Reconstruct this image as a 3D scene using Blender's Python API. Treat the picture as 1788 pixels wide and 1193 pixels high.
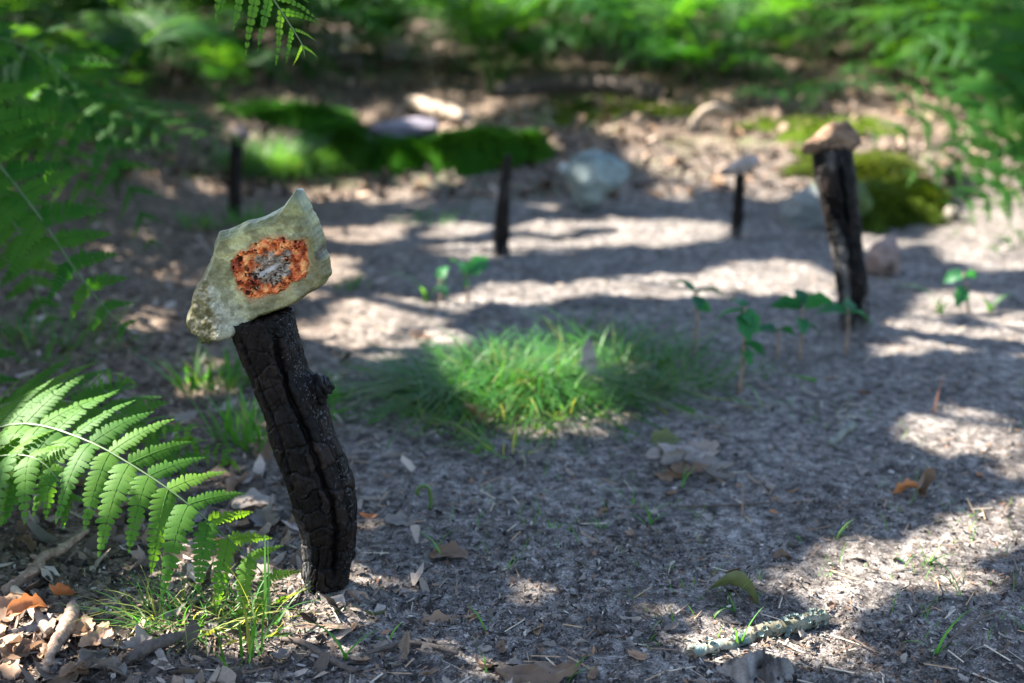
import bpy, math, random
import numpy as np
from mathutils import Vector, Matrix

for o in list(bpy.data.objects):
    bpy.data.objects.remove(o, do_unlink=True)
scene = bpy.context.scene
COL = scene.collection
random.seed(7)
rng = np.random.default_rng(11)

# ------------------------------------------------------------------ camera
CAM_H, PITCH, FPX = 0.70, math.radians(15.8), 2483.0
cam_d = bpy.data.cameras.new('camera')
cam = bpy.data.objects.new('camera', cam_d)
COL.objects.link(cam)
cam.location = (0, 0, CAM_H)
cam.rotation_euler = (math.radians(90) - PITCH, 0, 0)
cam_d.lens, cam_d.sensor_width = 50.0, 36.0
cam_d.clip_start, cam_d.clip_end = 0.05, 2000
cam_d.dof.use_dof = True
cam_d.dof.focus_distance = 1.49
cam_d.dof.aperture_fstop = 3.4
scene.camera = cam

# ------------------------------------------------------------------ light
SUN = np.array([-0.66, 0.30, 0.69]); SUN /= np.linalg.norm(SUN)      # towards the sun
SUN_EL = math.asin(SUN[2]); SUN_AZ = math.atan2(SUN[0], SUN[1])
world = bpy.data.worlds.new('World'); scene.world = world; world.use_nodes = True
wn = world.node_tree
bgn = wn.nodes['Background']
sky = wn.nodes.new('ShaderNodeTexSky')
sky.sky_type = 'NISHITA'; sky.sun_disc = False
sky.sun_elevation = SUN_EL; sky.sun_rotation = SUN_AZ
wn.links.new(sky.outputs[0], bgn.inputs[0]); bgn.inputs[1].default_value = 0.077
sd = bpy.data.lights.new('sun', 'SUN'); sd.energy = 5.0; sd.angle = math.radians(0.53); sd.color = (1.0, 0.93, 0.84)
so = bpy.data.objects.new('sun', sd); COL.objects.link(so)
so.rotation_euler = Vector(SUN).to_track_quat('Z', 'Y').to_euler(); so.location = (-4, 2, 6)
vs = scene.view_settings
vs.view_transform = 'Standard'; vs.look = 'None'; vs.gamma = 1.0; vs.use_curve_mapping = False
vs.exposure = 3.12
scene.cycles.use_denoising = True
scene.cycles.max_bounces = 6; scene.cycles.transmission_bounces = 6; scene.cycles.transparent_max_bounces = 6
scene.cycles.sample_clamp_indirect = 4.0

# ------------------------------------------------------------------ noise (numpy)
def _h(ix, iy, iz=0, s=0):
    n = (ix.astype(np.int64) * 374761393 + iy.astype(np.int64) * 668265263 + np.asarray(iz).astype(np.int64) * 2147483647 % 1013904223 + s * 974634777) & 0xFFFFFFFF
    n = (n ^ (n >> 13)) * 1274126177 & 0xFFFFFFFF
    n = (n ^ (n >> 16)) * 2246822519 & 0xFFFFFFFF
    return ((n ^ (n >> 15)) & 0xFFFFFF) / float(0xFFFFFF)
def vn2(x, y, s=0):
    x = np.asarray(x, float); y = np.asarray(y, float)
    ix = np.floor(x); iy = np.floor(y); fx = x - ix; fy = y - iy
    fx = fx * fx * (3 - 2 * fx); fy = fy * fy * (3 - 2 * fy)
    a = _h(ix, iy, 0, s); b = _h(ix + 1, iy, 0, s); c = _h(ix, iy + 1, 0, s); d = _h(ix + 1, iy + 1, 0, s)
    return (a + (b - a) * fx) * (1 - fy) + (c + (d - c) * fx) * fy - 0.5
def fbm2(x, y, o=4, s=0):
    t = 0; a = 1.0
    for i in range(o):
        t = t + a * vn2(np.asarray(x) * 2 ** i + 17.3 * i, np.asarray(y) * 2 ** i - 9.1 * i, s + i); a *= 0.5
    return t
def vn3(x, y, z, s=0):
    return (vn2(x + 3.1 * np.sin(z * 1.7 + s), y + 2.7 * np.cos(z * 1.3), s) + vn2(y + 11, z + 5, s + 3) + vn2(z - 7, x + 2, s + 5)) / 2.0
def fbm3(x, y, z, o=4, s=0):
    t = 0; a = 1.0
    for i in range(o):
        f = 2 ** i; t = t + a * vn3(x * f, y * f, z * f, s + 7 * i); a *= 0.5
    return t
def cell2(x, y, s=0):
    ix = np.floor(x); iy = np.floor(y)
    f1 = np.full(np.shape(x), 9.0); f2 = np.full(np.shape(x), 9.0); cid = np.zeros(np.shape(x))
    for dx in (-1, 0, 1):
        for dy in (-1, 0, 1):
            cx = ix + dx; cy = iy + dy
            px_ = cx + 0.15 + 0.7 * _h(cx, cy, 0, s); py_ = cy + 0.15 + 0.7 * _h(cx, cy, 0, s + 1)
            d = np.hypot(px_ - x, py_ - y); h = _h(cx, cy, 0, s + 2)
            n = d < f1
            f2 = np.where(n, f1, np.minimum(f2, d)); cid = np.where(n, h, cid); f1 = np.where(n, d, f1)
    return f1, f2, cid
def sst(a, b, x):
    t = np.clip((x - a) / (b - a), 0, 1); return t * t * (3 - 2 * t)

# ------------------------------------------------------------------ photo ray -> place
CT, ST = math.cos(PITCH), math.sin(PITCH)
def ray(u, v):
    a = (u - 894.0) / FPX; b = -(v - 596.5) / FPX
    return np.array([a, CT + b * ST, -ST + b * CT])
def P(u, v, Y):                     # point at distance Y (metres ahead)
    d = ray(u, v); t = Y / d[1]
    return np.array([0, 0, CAM_H]) + d * t
def depth_at(v, Y): return Y / ray(894, v)[1]
def to_px(p):
    p = np.asarray(p, float); q = p - np.array([0, 0, CAM_H])
    f = q[..., 1] * CT - q[..., 2] * ST; up = q[..., 1] * ST + q[..., 2] * CT
    return 894 + FPX * q[..., 0] / f, 596.5 - FPX * up / f

# ------------------------------------------------------------------ terrain height
def terr(x, y):
    x = np.asarray(x, float); y = np.asarray(y, float)
    yy = y + 0.25 * np.sin(x * 1.3 + 0.4) + 0.35 * vn2(x * 0.9, y * 0.9, 4)
    z = 0.08 * sst(3.95, 4.6, yy) + 0.065 * np.clip(yy - 4.5, 0, 3.5) + 0.16 * np.clip(yy - 8.0, 0, 6.0)
    z = z + 0.05 * sst(4.0, 6, y) * fbm2(x * 1.1, y * 1.1, 3, 21)
    z = z + 0.016 * fbm2(x * 1.8, y * 1.8, 3, 2)
    z = z + 0.05 * sst(-0.55, -1.3, x) * (1 + vn2(x * 3, y * 3, 9)) * sst(0.6, 1.5, y)
    z = z + 0.016 * np.exp(-((x + 0.205) ** 2 / 0.0030 + (y - 1.425) ** 2 / 0.003))
    return z
def micro(x, y):
    n = fbm2(x * 28, y * 28, 2, 31) * 0.007 + fbm2(x * 90, y * 90, 2, 41) * 0.0042 + np.abs(vn2(x * 200, y * 200, 51)) * 0.003
    return n
def gz(x, y): return float(terr(x, y) + micro(x, y))
def G(u, v, dz=0.0):                # where the photo's pixel meets the ground
    d = ray(u, v); o = np.array([0, 0, CAM_H])
    ts = np.arange(0.9, 16, 0.03); q = o + d * ts[:, None]
    k = int(np.argmax(q[:, 2] <= terr(q[:, 0], q[:, 1])))
    if k == 0: k = len(ts) - 1
    fine = np.linspace(ts[k - 1], ts[k], 24); q = o + d * fine[:, None]
    p = q[int(np.argmax(q[:, 2] <= terr(q[:, 0], q[:, 1])))]
    return np.array([p[0], p[1], float(terr(p[0], p[1])) + dz])

# ------------------------------------------------------------------ mesh helpers
def new_obj(name, me, parent=None, mat=None):
    o = bpy.data.objects.new(name, me); COL.objects.link(o)
    if mat is not None and me is not None and len(me.materials) == 0: me.materials.append(mat)
    if parent is not None: o.parent = parent
    return o
def mesh(name, V, F, smooth=True, col=None):
    V = np.asarray(V, np.float32); me = bpy.data.meshes.new(name)
    if isinstance(F, np.ndarray):
        n, k = F.shape
        me.vertices.add(len(V)); me.vertices.foreach_set('co', V.ravel())
        me.loops.add(n * k); me.loops.foreach_set('vertex_index', F.astype(np.int32).ravel())
        me.polygons.add(n); me.polygons.foreach_set('loop_start', np.arange(0, n * k, k, dtype=np.int32))
        me.update(calc_edges=True)
    else:
        me.from_pydata(V.tolist(), [], F)
    me.validate()
    me.polygons.foreach_set('use_smooth', np.full(len(me.polygons), smooth, dtype=bool))
    if col is not None:
        at = me.color_attributes.new('col', 'FLOAT_COLOR', 'POINT')
        c = np.ones((len(V), 4), np.float32); c[:, :3] = col
        at.data.foreach_set('color', c.ravel())
    me.update()
    return me
def grid_faces(nr, nc, wrap=False):
    r = np.arange(nr - 1)[:, None]; c = np.arange(nc if wrap else nc - 1)[None, :]
    c2 = (c + 1) % nc
    a = r * nc + c; b = r * nc + c2; d = (r + 1) * nc + c; e = (r + 1) * nc + c2
    return np.stack([a, b, e, d], -1).reshape(-1, 4)
def empty(name, loc):
    o = bpy.data.objects.new(name, None); COL.objects.link(o); o.location = loc; o.empty_display_size = 0.05
    return o
def tag(o, label, cat, group=None):
    o['label'] = label; o['category'] = cat
    if group: o['group'] = group
    return o
def setting(o, kind='structure', label=None):
    o['kind'] = kind
    if label: o['label'] = label
    return o
def spline(pts, n):
    """smooth resample (Catmull-Rom) of a list of points of any width"""
    p = np.asarray(pts, float); m = len(p)
    q = np.vstack([2 * p[0] - p[1], p, 2 * p[-1] - p[-2]])
    t = np.linspace(0, m - 1 - 1e-9, n); i = np.floor(t).astype(int); f = (t - i)[:, None]
    a, b, c, d = q[i], q[i + 1], q[i + 2], q[i + 3]
    return 0.5 * (2 * b + (c - a) * f + (2 * a - 5 * b + 4 * c - d) * f ** 2 + (3 * b - a - 3 * c + d) * f ** 3)
def unit(v): return v / (np.linalg.norm(v, axis=-1, keepdims=True) + 1e-12)
def tube(pts, rad, n=8, seed=0, bump=0.0, bscale=60, rows=None, cap=True):
    """tapered bent tube; pts (k,3), rad per point. returns V, F(list)"""
    pr = np.column_stack([np.asarray(pts, float), np.asarray(rad, float)])
    rows = rows or max(4, len(pts) * 4)
    pr = spline(pr, rows); c = pr[:, :3]; r = np.maximum(pr[:, 3], 1e-5)
    T = unit(np.gradient(c, axis=0))
    up = np.array([0.13, 0.21, 0.97]) if abs(T[:, 2]).mean() < 0.8 else np.array([0.97, 0.2, 0.1])
    A = unit(np.cross(T, up)); B = np.cross(A, T)
    ph = np.linspace(0, 2 * np.pi, n, endpoint=False)
    R = r[:, None] * np.ones(n)
    if bump:
        s = np.cumsum(np.r_[0, np.linalg.norm(np.diff(c, axis=0), axis=1)])
        R = R * (1 + bump * fbm3(np.cos(ph)[None, :] * 1.3 + seed, np.sin(ph)[None, :] * 1.3, s[:, None] * bscale + 0 * ph, 3, seed))
    V = c[:, None] + R[..., None] * (np.cos(ph)[None, :, None] * A[:, None] + np.sin(ph)[None, :, None] * B[:, None])
    V = V.reshape(-1, 3); F = grid_faces(rows, n, True).tolist()
    if cap:
        F.append(list(range(n))[::-1]); F.append([(rows - 1) * n + k for k in range(n)])
    return V, F
def join(parts):
    V = []; F = []; o = 0
    for v, f in parts:
        V.append(np.asarray(v, float)); F += [[i + o for i in q] for q in (f.tolist() if isinstance(f, np.ndarray) else f)]; o += len(v)
    return np.vstack(V), F

# ------------------------------------------------------------------ materials
def mat_new(name):
    m = bpy.data.materials.new(name); m.use_nodes = True
    nt = m.node_tree; b = nt.nodes['Principled BSDF']
    return m, nt, b
def nd(nt, typ, **kw):
    n = nt.nodes.new(typ)
    for k, v in kw.items(): setattr(n, k, v)
    return n
def noise(nt, scale, detail=4, rough=0.6, coord=None, dist=0.0):
    n = nd(nt, 'ShaderNodeTexNoise'); n.inputs['Scale'].default_value = scale
    n.inputs['Detail'].default_value = detail; n.inputs['Roughness'].default_value = rough; n.inputs['Distortion'].default_value = dist
    if coord is not None: nt.links.new(coord, n.inputs['Vector'])
    return n
def ramp(nt, src, stops):
    r = nd(nt, 'ShaderNodeValToRGB'); e = r.color_ramp.elements
    while len(e) > 1: e.remove(e[0])
    e[0].position, e[0].color = stops[0][0], (*stops[0][1], 1)
    for p, c in stops[1:]:
        q = e.new(p); q.color = (*c, 1)
    nt.links.new(src, r.inputs[0]); return r
def mixc(nt, fac, a, b, blend='MIX'):
    n = nd(nt, 'ShaderNodeMix', data_type='RGBA', blend_type=blend)
    for sock, val in ((n.inputs[0], fac), (n.inputs[6], a), (n.inputs[7], b)):
        if hasattr(val, 'is_linked') or hasattr(val, 'links'): nt.links.new(val, sock)
        elif isinstance(val, (int, float)): sock.default_value = val
        else: sock.default_value = (*val, 1)
    return n.outputs[2]
def bump(nt, b, src, strength, dist):
    n = nd(nt, 'ShaderNodeBump'); n.inputs['Strength'].default_value = strength; n.inputs['Distance'].default_value = dist
    nt.links.new(src, n.inputs['Height']); nt.links.new(n.outputs[0], b.inputs['Normal'])
def objcoord(nt): return nd(nt, 'ShaderNodeTexCoord').outputs['Object']
def attr(nt): return nd(nt, 'ShaderNodeAttribute', attribute_name='col').outputs['Color']

def foliage(name, c1, c2, trans, tfac=0.45, rough=0.45, scale=40, use_attr=False, spec=0.5):
    m, nt, b = mat_new(name)
    oi = nd(nt, 'ShaderNodeObjectInfo')
    ns = noise(nt, scale, 2, 0.5, nd(nt, 'ShaderNodeTexCoord').outputs['Object'])
    c = mixc(nt, ns.outputs[0], c1, c2)
    if use_attr: c = mixc(nt, 1.0, c, attr(nt), 'MULTIPLY')
    hs = nd(nt, 'ShaderNodeHueSaturation'); nt.links.new(c, hs.inputs['Color'])
    mr = nd(nt, 'ShaderNodeMapRange'); nt.links.new(oi.outputs['Random'], mr.inputs[0])
    mr.inputs[3].default_value = 0.75; mr.inputs[4].default_value = 1.25
    nt.links.new(mr.outputs[0], hs.inputs['Value'])
    mh = nd(nt, 'ShaderNodeMapRange'); nt.links.new(oi.outputs['Random'], mh.inputs[0])
    mh.inputs[3].default_value = 0.515; mh.inputs[4].default_value = 0.485
    nt.links.new(mh.outputs[0], hs.inputs['Hue'])
    nt.links.new(hs.outputs[0], b.inputs['Base Color'])
    b.inputs['Roughness'].default_value = rough; b.inputs['Specular IOR Level'].default_value = spec
    tr = nd(nt, 'ShaderNodeBsdfTranslucent')
    tc = mixc(nt, 1.0, hs.outputs[0], trans, 'MULTIPLY'); nt.links.new(tc, tr.inputs[0])
    mx = nd(nt, 'ShaderNodeMixShader'); mx.inputs[0].default_value = tfac
    nt.links.new(b.outputs[0], mx.inputs[1]); nt.links.new(tr.outputs[0], mx.inputs[2])
    nt.links.new(mx.outputs[0], nt.nodes['Material Output'].inputs[0])
    return m
M = {}
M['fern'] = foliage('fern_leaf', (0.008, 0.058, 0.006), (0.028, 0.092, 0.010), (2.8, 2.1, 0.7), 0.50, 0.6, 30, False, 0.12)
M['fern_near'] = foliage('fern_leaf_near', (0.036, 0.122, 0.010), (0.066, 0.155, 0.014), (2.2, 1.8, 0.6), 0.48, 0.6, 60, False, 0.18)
M['stem'] = foliage('fern_stem', (0.035, 0.085, 0.012), (0.06, 0.10, 0.02), (1, 1, 1), 0.1, 0.5, 60)
M['grass'] = foliage('grass_blade', (0.026, 0.118, 0.012), (0.062, 0.155, 0.022), (2.0, 1.8, 0.8), 0.42, 0.5, 20, True, 0.25)
M['seedling'] = foliage('seedling_leaf', (0.012, 0.080, 0.028), (0.020, 0.105, 0.034), (2.0, 2.0, 0.8), 0.35, 0.55, 60, False, 0.2)
M['canopy'] = foliage('oak_canopy_leaf', (0.035, 0.110, 0.022), (0.060, 0.150, 0.030), (1.6, 1.6, 0.8), 0.25, 0.5, 3)
M['mossfib'] = foliage('moss_fibre', (0.018, 0.080, 0.007), (0.036, 0.112, 0.011), (1.5, 1.6, 0.5), 0.3, 0.8, 25, True, 0.04)

def simple(name, stops, scale, rough=0.85, bstr=0.4, bdist=0.004, detail=6, spec=0.3, stretch=None):
    m, nt, b = mat_new(name); oc = objcoord(nt)
    if stretch:
        mp = nd(nt, 'ShaderNodeMapping'); mp.inputs['Scale'].default_value = stretch
        nt.links.new(oc, mp.inputs[0]); oc = mp.outputs[0]
    n = noise(nt, scale, detail, 0.65, oc)
    r = ramp(nt, n.outputs[0], stops); nt.links.new(r.outputs[0], b.inputs['Base Color'])
    b.inputs['Roughness'].default_value = rough; b.inputs['Specular IOR Level'].default_value = spec
    bump(nt, b, n.outputs[0], bstr, bdist)
    return m
M['bark'] = simple('oak_bark', [(0.3, (0.05, 0.04, 0.03)), (0.7, (0.20, 0.17, 0.14))], 14, stretch=(1, 1, 0.25), bstr=0.8, bdist=0.02)
M['twig'] = simple('twig_bark', [(0.3, (0.07, 0.045, 0.03)), (0.55, (0.19, 0.13, 0.09)), (0.75, (0.34, 0.27, 0.21))], 130, bstr=0.6, bdist=0.002)
M['pale_wood'] = simple('bare_pale_wood', [(0.3, (0.15, 0.105, 0.07)), (0.7, (0.33, 0.27, 0.20))], 90, bstr=0.3, bdist=0.001)
M['soil_twig'] = simple('dark_twig', [(0.3, (0.03, 0.022, 0.018)), (0.7, (0.10, 0.075, 0.06))], 140, bstr=0.6, bdist=0.002)

# ground: grey sandy soil mixed with humus and crumbs; browner litter on the bank
m, nt, b = mat_new('forest_soil'); oc = objcoord(nt)
n1 = noise(nt, 1.6, 5, 0.6, oc); n2 = noise(nt, 60, 6, 0.7, oc); n3 = noise(nt, 420, 3, 0.7, oc); n4 = noise(nt, 9, 5, 0.65, oc)
cs = ramp(nt, n2.outputs[0], [(0.35, (0.032, 0.027, 0.024)), (0.48, (0.108, 0.098, 0.088)), (0.63, (0.235, 0.216, 0.194))])
cf = ramp(nt, n3.outputs[0], [(0.36, (0.30, 0.29, 0.28)), (0.52, (0.9, 0.9, 0.9)), (0.68, (1.6, 1.56, 1.5))])
c = mixc(nt, 1.0, cs.outputs[0], cf.outputs[0], 'MULTIPLY')
cm = ramp(nt, n4.outputs[0], [(0.38, (0.62, 0.60, 0.60)), (0.6, (1.12, 1.1, 1.1))])
c = mixc(nt, 1.0, c, cm.outputs[0], 'MULTIPLY')
cbk = ramp(nt, n2.outputs[0], [(0.35, (0.016, 0.012, 0.008)), (0.5, (0.080, 0.057, 0.040)), (0.68, (0.220, 0.165, 0.122))])
sp = nd(nt, 'ShaderNodeSeparateXYZ'); nt.links.new(oc, sp.inputs[0])
mr = nd(nt, 'ShaderNodeMapRange'); nt.links.new(sp.outputs[1], mr.inputs[0]); mr.inputs[1].default_value = 3.7; mr.inputs[2].default_value = 4.6
c = mixc(nt, mr.outputs[0], c, cbk.outputs[0])
ml = nd(nt, 'ShaderNodeMapRange'); nt.links.new(sp.outputs[0], ml.inputs[0]); ml.inputs[1].default_value = -0.12; ml.inputs[2].default_value = -0.55
c = mixc(nt, ml.outputs[0], c, cbk.outputs[0])
gm = ramp(nt, n1.outputs[0], [(0.52, (0, 0, 0)), (0.62, (1, 1, 1))])
gmf = nd(nt, 'ShaderNodeMath', operation='MULTIPLY'); nt.links.new(gm.outputs[0], gmf.inputs[0]); nt.links.new(mr.outputs[0], gmf.inputs[1])
gm2 = nd(nt, 'ShaderNodeMath', operation='MULTIPLY'); nt.links.new(gmf.outputs[0], gm2.inputs[0]); gm2.inputs[1].default_value = 0.65
c = mixc(nt, gm2.outputs[0], c, (0.050, 0.095, 0.018))
nt.links.new(c, b.inputs['Base Color']); b.inputs['Roughness'].default_value = 0.95; b.inputs['Specular IOR Level'].default_value = 0.15
bump(nt, b, n3.outputs[0], 0.5, 0.002)
M['soil'] = m

def attr_mat(name, rough=0.9, spec=0.25, nscale=200, lo=0.7, hi=1.25, bstr=0.3, bdist=0.001, trans=0.0):
    m, nt, b = mat_new(name); oc = objcoord(nt)
    n = noise(nt, nscale, 4, 0.65, oc)
    r = ramp(nt, n.outputs[0], [(0.3, (lo, lo, lo)), (0.7, (hi, hi, hi))])
    c = mixc(nt, 1.0, attr(nt), r.outputs[0], 'MULTIPLY'); nt.links.new(c, b.inputs['Base Color'])
    b.inputs['Roughness'].default_value = rough; b.inputs['Specular IOR Level'].default_value = spec
    if bstr: bump(nt, b, n.outputs[0], bstr, bdist)
    if trans:
        tr = nd(nt, 'ShaderNodeBsdfTranslucent'); nt.links.new(c, tr.inputs[0])
        mx = nd(nt, 'ShaderNodeMixShader'); mx.inputs[0].default_value = trans
        nt.links.new(b.outputs[0], mx.inputs[1]); nt.links.new(tr.outputs[0], mx.inputs[2])
        nt.links.new(mx.outputs[0], nt.nodes['Material Output'].inputs[0])
    return m
M['flake'] = attr_mat('litter_fragment', 0.85, 0.2, 300, 0.75, 1.2, 0)
M['char'] = attr_mat('charred_wood', 0.58, 0.12, 520, 0.45, 1.6, 0.6, 0.0012)
M['stone'] = attr_mat('flint_stone', 0.46, 0.4, 520, 0.75, 1.2, 0.35, 0.0008)
M['rock'] = attr_mat('field_rock', 0.9, 0.2, 90, 0.75, 1.2, 0.4, 0.003)
M['lichen'] = attr_mat('lichen_bark', 0.9, 0.2, 500, 0.7, 1.25, 0.5, 0.0008)

def dead_leaf_mat(name, c1, c2):
    m, nt, b = mat_new(name); oi = nd(nt, 'ShaderNodeObjectInfo'); oc = objcoord(nt)
    n = noise(nt, 70, 4, 0.6, oc)
    c = mixc(nt, n.outputs[0], c1, c2)
    hs = nd(nt, 'ShaderNodeHueSaturation'); nt.links.new(c, hs.inputs['Color'])
    mr = nd(nt, 'ShaderNodeMapRange'); nt.links.new(oi.outputs['Random'], mr.inputs[0]); mr.inputs[3].default_value = 0.6; mr.inputs[4].default_value = 1.35
    nt.links.new(mr.outputs[0], hs.inputs['Value'])
    nt.links.new(hs.outputs[0], b.inputs['Base Color']); b.inputs['Roughness'].default_value = 0.6; b.inputs['Specular IOR Level'].default_value = 0.35
    tr = nd(nt, 'ShaderNodeBsdfTranslucent'); nt.links.new(hs.outputs[0], tr.inputs[0])
    mx = nd(nt, 'ShaderNodeMixShader'); mx.inputs[0].default_value = 0.25
    nt.links.new(b.outputs[0], mx.inputs[1]); nt.links.new(tr.outputs[0], mx.inputs[2])
    nt.links.new(mx.outputs[0], nt.nodes['Material Output'].inputs[0])
    bump(nt, b, n.outputs[0], 0.3, 0.001)
    return m
M['leaf_grey'] = dead_leaf_mat('dead_leaf_greyish', (0.11, 0.09, 0.075), (0.25, 0.21, 0.175))
M['leaf_brown'] = dead_leaf_mat('dead_leaf_brown', (0.11, 0.058, 0.03), (0.26, 0.165, 0.10))
M['leaf_orange'] = dead_leaf_mat('dead_leaf_orange', (0.17, 0.05, 0.012), (0.33, 0.14, 0.055))
M['leaf_olive'] = dead_leaf_mat('dead_leaf_olive', (0.04, 0.05, 0.012), (0.10, 0.105, 0.04))

# ------------------------------------------------------------------ ground
def axis(segs):
    out = [np.array([segs[0][0]])]
    for a, b_, st in segs:
        n = max(1, int(round((b_ - a) / st))); out.append(np.linspace(a, b_, n + 1)[1:])
    return np.concatenate(out)
geo = lambda a, b_, n: list(np.geomspace(a, b_, n))
gx = np.concatenate([-np.array(geo(2.9, 420, 22))[::-1], axis([(-2.8, -0.85, 0.03), (-0.85, 0.95, 0.0065), (0.95, 2.8, 0.03)]), geo(2.9, 420, 22)])
gy = np.concatenate([-np.array(geo(1.2, 420, 18))[::-1], axis([(-1.0, 1.05, 0.1), (1.05, 2.3, 0.006), (2.3, 4.2, 0.014), (4.2, 9.0, 0.05)]), geo(9.3, 420, 26)])
X, Y = np.meshgrid(gx, gy)
Z = terr(X, Y) + micro(X, Y) * np.where(np.hypot(X, Y) < 12, 1, 0)
ground = new_obj('ground', mesh('ground', np.stack([X, Y, Z], -1).reshape(-1, 3), grid_faces(len(gy), len(gx))), None, M['soil'])
setting(ground, 'structure', 'grey sandy forest floor rising to a leafy bank')

# ------------------------------------------------------------------ litter fragments (nobody could count them)
def litter(name, n, xr, yr, smin, smax, power, palette, weights, seed, label, tilt=0.5, dens=None, aspect=(0.35, 1.0)):
    r = np.random.default_rng(seed)
    if power > 1:
        a, b_ = yr[0] ** (1 - power), yr[1] ** (1 - power)
        y = (a + (b_ - a) * r.random(n)) ** (1 / (1 - power))
    else: y = yr[0] + (yr[1] - yr[0]) * r.random(n)
    half = np.minimum(0.42 * y + 0.15, 3.2)
    x = (2 * r.random(n) - 1) * half
    k = (x > xr[0]) & (x < xr[1])
    if dens is not None: k &= r.random(n) < dens(x, y)
    x, y = x[k], y[k]; n = len(x)
    L = smin * (smax / smin) ** (r.random(n) ** 1.6); W = L * (aspect[0] + (aspect[1] - aspect[0]) * r.random(n)) * 0.6
    th = r.random(n) * 2 * np.pi; p1 = tilt * r.normal(size=n) * 0.6; p2 = tilt * r.normal(size=n) * 0.6
    e = np.stack([np.cos(th) * np.cos(p1), np.sin(th) * np.cos(p1), np.sin(p1)], -1)
    f0 = np.stack([-np.sin(th), np.cos(th), 0 * th], -1); nrm0 = np.cross(e, f0)
    f = f0 * np.cos(p2)[:, None] + nrm0 * np.sin(p2)[:, None]; nn = np.cross(e, f)
    tv = np.array([[-0.5, 0.1], [-0.22, 0.5], [0.25, 0.38], [0.5, -0.05], [0.2, -0.5], [-0.28, -0.42], [0, 0]])
    m_ = len(tv)
    jit = r.normal(size=(n, m_, 2)) * 0.15
    q = tv[None] + jit; cl = r.normal(size=n) * 0.22
    h = (q[..., 0] ** 2 + 0.5 * q[..., 1] ** 2) * cl[:, None] * 1.6
    z = terr(x, y) + micro(x, y) + 0.0012 + 0.18 * L * np.abs(np.sin(p1))
    c = np.stack([x, y, z], -1)
    V = c[:, None] + L[:, None, None] * (q[..., :1] * e[:, None] + h[..., None] * nn[:, None]) + W[:, None, None] * q[..., 1:2] * f[:, None]
    base = np.arange(n)[:, None, None] * m_
    tri = np.array([[i, (i + 1) % 6, 6] for i in range(6)])
    Fc = (base + tri[None]).reshape(-1, 3)
    pal = np.array(palette); ci = r.choice(len(pal), n, p=np.array(weights) / sum(weights))
    colr = pal[ci] * (0.65 + 0.7 * r.random(n))[:, None]
    o = new_obj(name, mesh(name, V.reshape(-1, 3), Fc, True, np.repeat(colr, m_, 0)), None, M['flake'])
    setting(o, 'stuff', label); return o
PAL = [(0.23, 0.205, 0.18), (0.15, 0.125, 0.105), (0.06, 0.048, 0.038), (0.020, 0.017, 0.015), (0.16, 0.09, 0.055), (0.28, 0.25, 0.22)]
left_more = lambda x, y: np.clip(0.55 - 0.5 * (x + 0.1), 0.25, 1.0) * np.clip(0.8 + fbm2(x * 5, y * 5, 2, 77), 0.25, 1)
litter('leaf_litter_crumbs', 110000, (-1.6, 2.0), (1.08, 4.6), 0.0014, 0.0080, 2.3, PAL, [2.2, 3.6, 4.5, 4.5, 1.2, 0.8], 5, 'fine crumbs of dead leaf and bark over the grey sand', 0.7, lambda x, y: np.clip(0.62 + 1.1 * fbm2(x * 4, y * 4, 3, 78), 0.10, 1))
litter('leaf_litter_pieces', 6500, (-1.6, 2.0), (1.1, 4.4), 0.006, 0.020, 1.8, PAL, [1.2, 3, 4, 4, 2.0, 0.3], 6, 'broken pieces of dead leaf strewn over the ground', 0.8, left_more)
litter('foreground_leaf_crumbs', 60000, (-1.2, 1.2), (1.08, 2.1), 0.0018, 0.0095, 2.0, [(0.17, 0.135, 0.11), (0.10, 0.075, 0.058), (0.045, 0.034, 0.027), (0.016, 0.013, 0.012), (0.15, 0.085, 0.05), (0.25, 0.215, 0.185)], [2, 3.5, 4.5, 4, 1.6, 0.8], 15, 'dark brown leaf crumbs thick on the ground in front', 0.9, lambda x, y: np.clip(0.75 - 0.45 * (x + 0.1) + 1.3 * fbm2(x * 7, y * 7, 3, 79) - 0.5 * sst(1.5, 2.1, y), 0.04, 1))
litter('bank_leaf_litter', 15000, (-3.2, 3.2), (3.9, 9.0), 0.018, 0.065, 1.4, [(0.20, 0.14, 0.10), (0.14, 0.085, 0.05), (0.07, 0.046, 0.03), (0.27, 0.20, 0.155), (0.03, 0.022, 0.017)], [3, 3, 3.5, 1.2, 3], 8, 'brown fallen leaves covering the bank behind the clearing', 0.9)
litter('left_leaf_litter', 7500, (-1.5, -0.05), (1.1, 3.6), 0.012, 0.045, 1.5, [(0.22, 0.175, 0.14), (0.14, 0.10, 0.07), (0.07, 0.052, 0.04), (0.29, 0.235, 0.20)], [3, 3, 4, 1.2], 9, 'dead leaves carpeting the ground under the ferns at left', 0.9, lambda x, y: sst(-0.08, -0.5, x - 0.12 * (2 - y)))
# pine needles and thin stems
r_ = np.random.default_rng(31); nn_ = 1500
yy = 1.12 + 2.6 * r_.random(nn_) ** 1.6; xx = (2 * r_.random(nn_) - 1) * (0.42 * yy + 0.1); ll = 0.012 + 0.03 * r_.random(nn_); tt = r_.random(nn_) * 6.283
dx = np.cos(tt) * ll / 2; dy = np.sin(tt) * ll / 2; ww = 0.00045 + 0.0004 * r_.random(nn_)
nx_ = -np.sin(tt) * ww; ny_ = np.cos(tt) * ww
zz = terr(xx, yy) + micro(xx, yy) + 0.003; ti = r_.normal(size=nn_) * 0.0018
Vn = np.stack([np.stack([xx - dx - nx_, yy - dy - ny_, zz - ti], -1), np.stack([xx - dx + nx_, yy - dy + ny_, zz - ti + 0.0006], -1), np.stack([xx + dx + nx_, yy + dy + ny_, zz + ti + 0.0006], -1), np.stack([xx + dx - nx_, yy + dy - ny_, zz + ti], -1)], 1)
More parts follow.
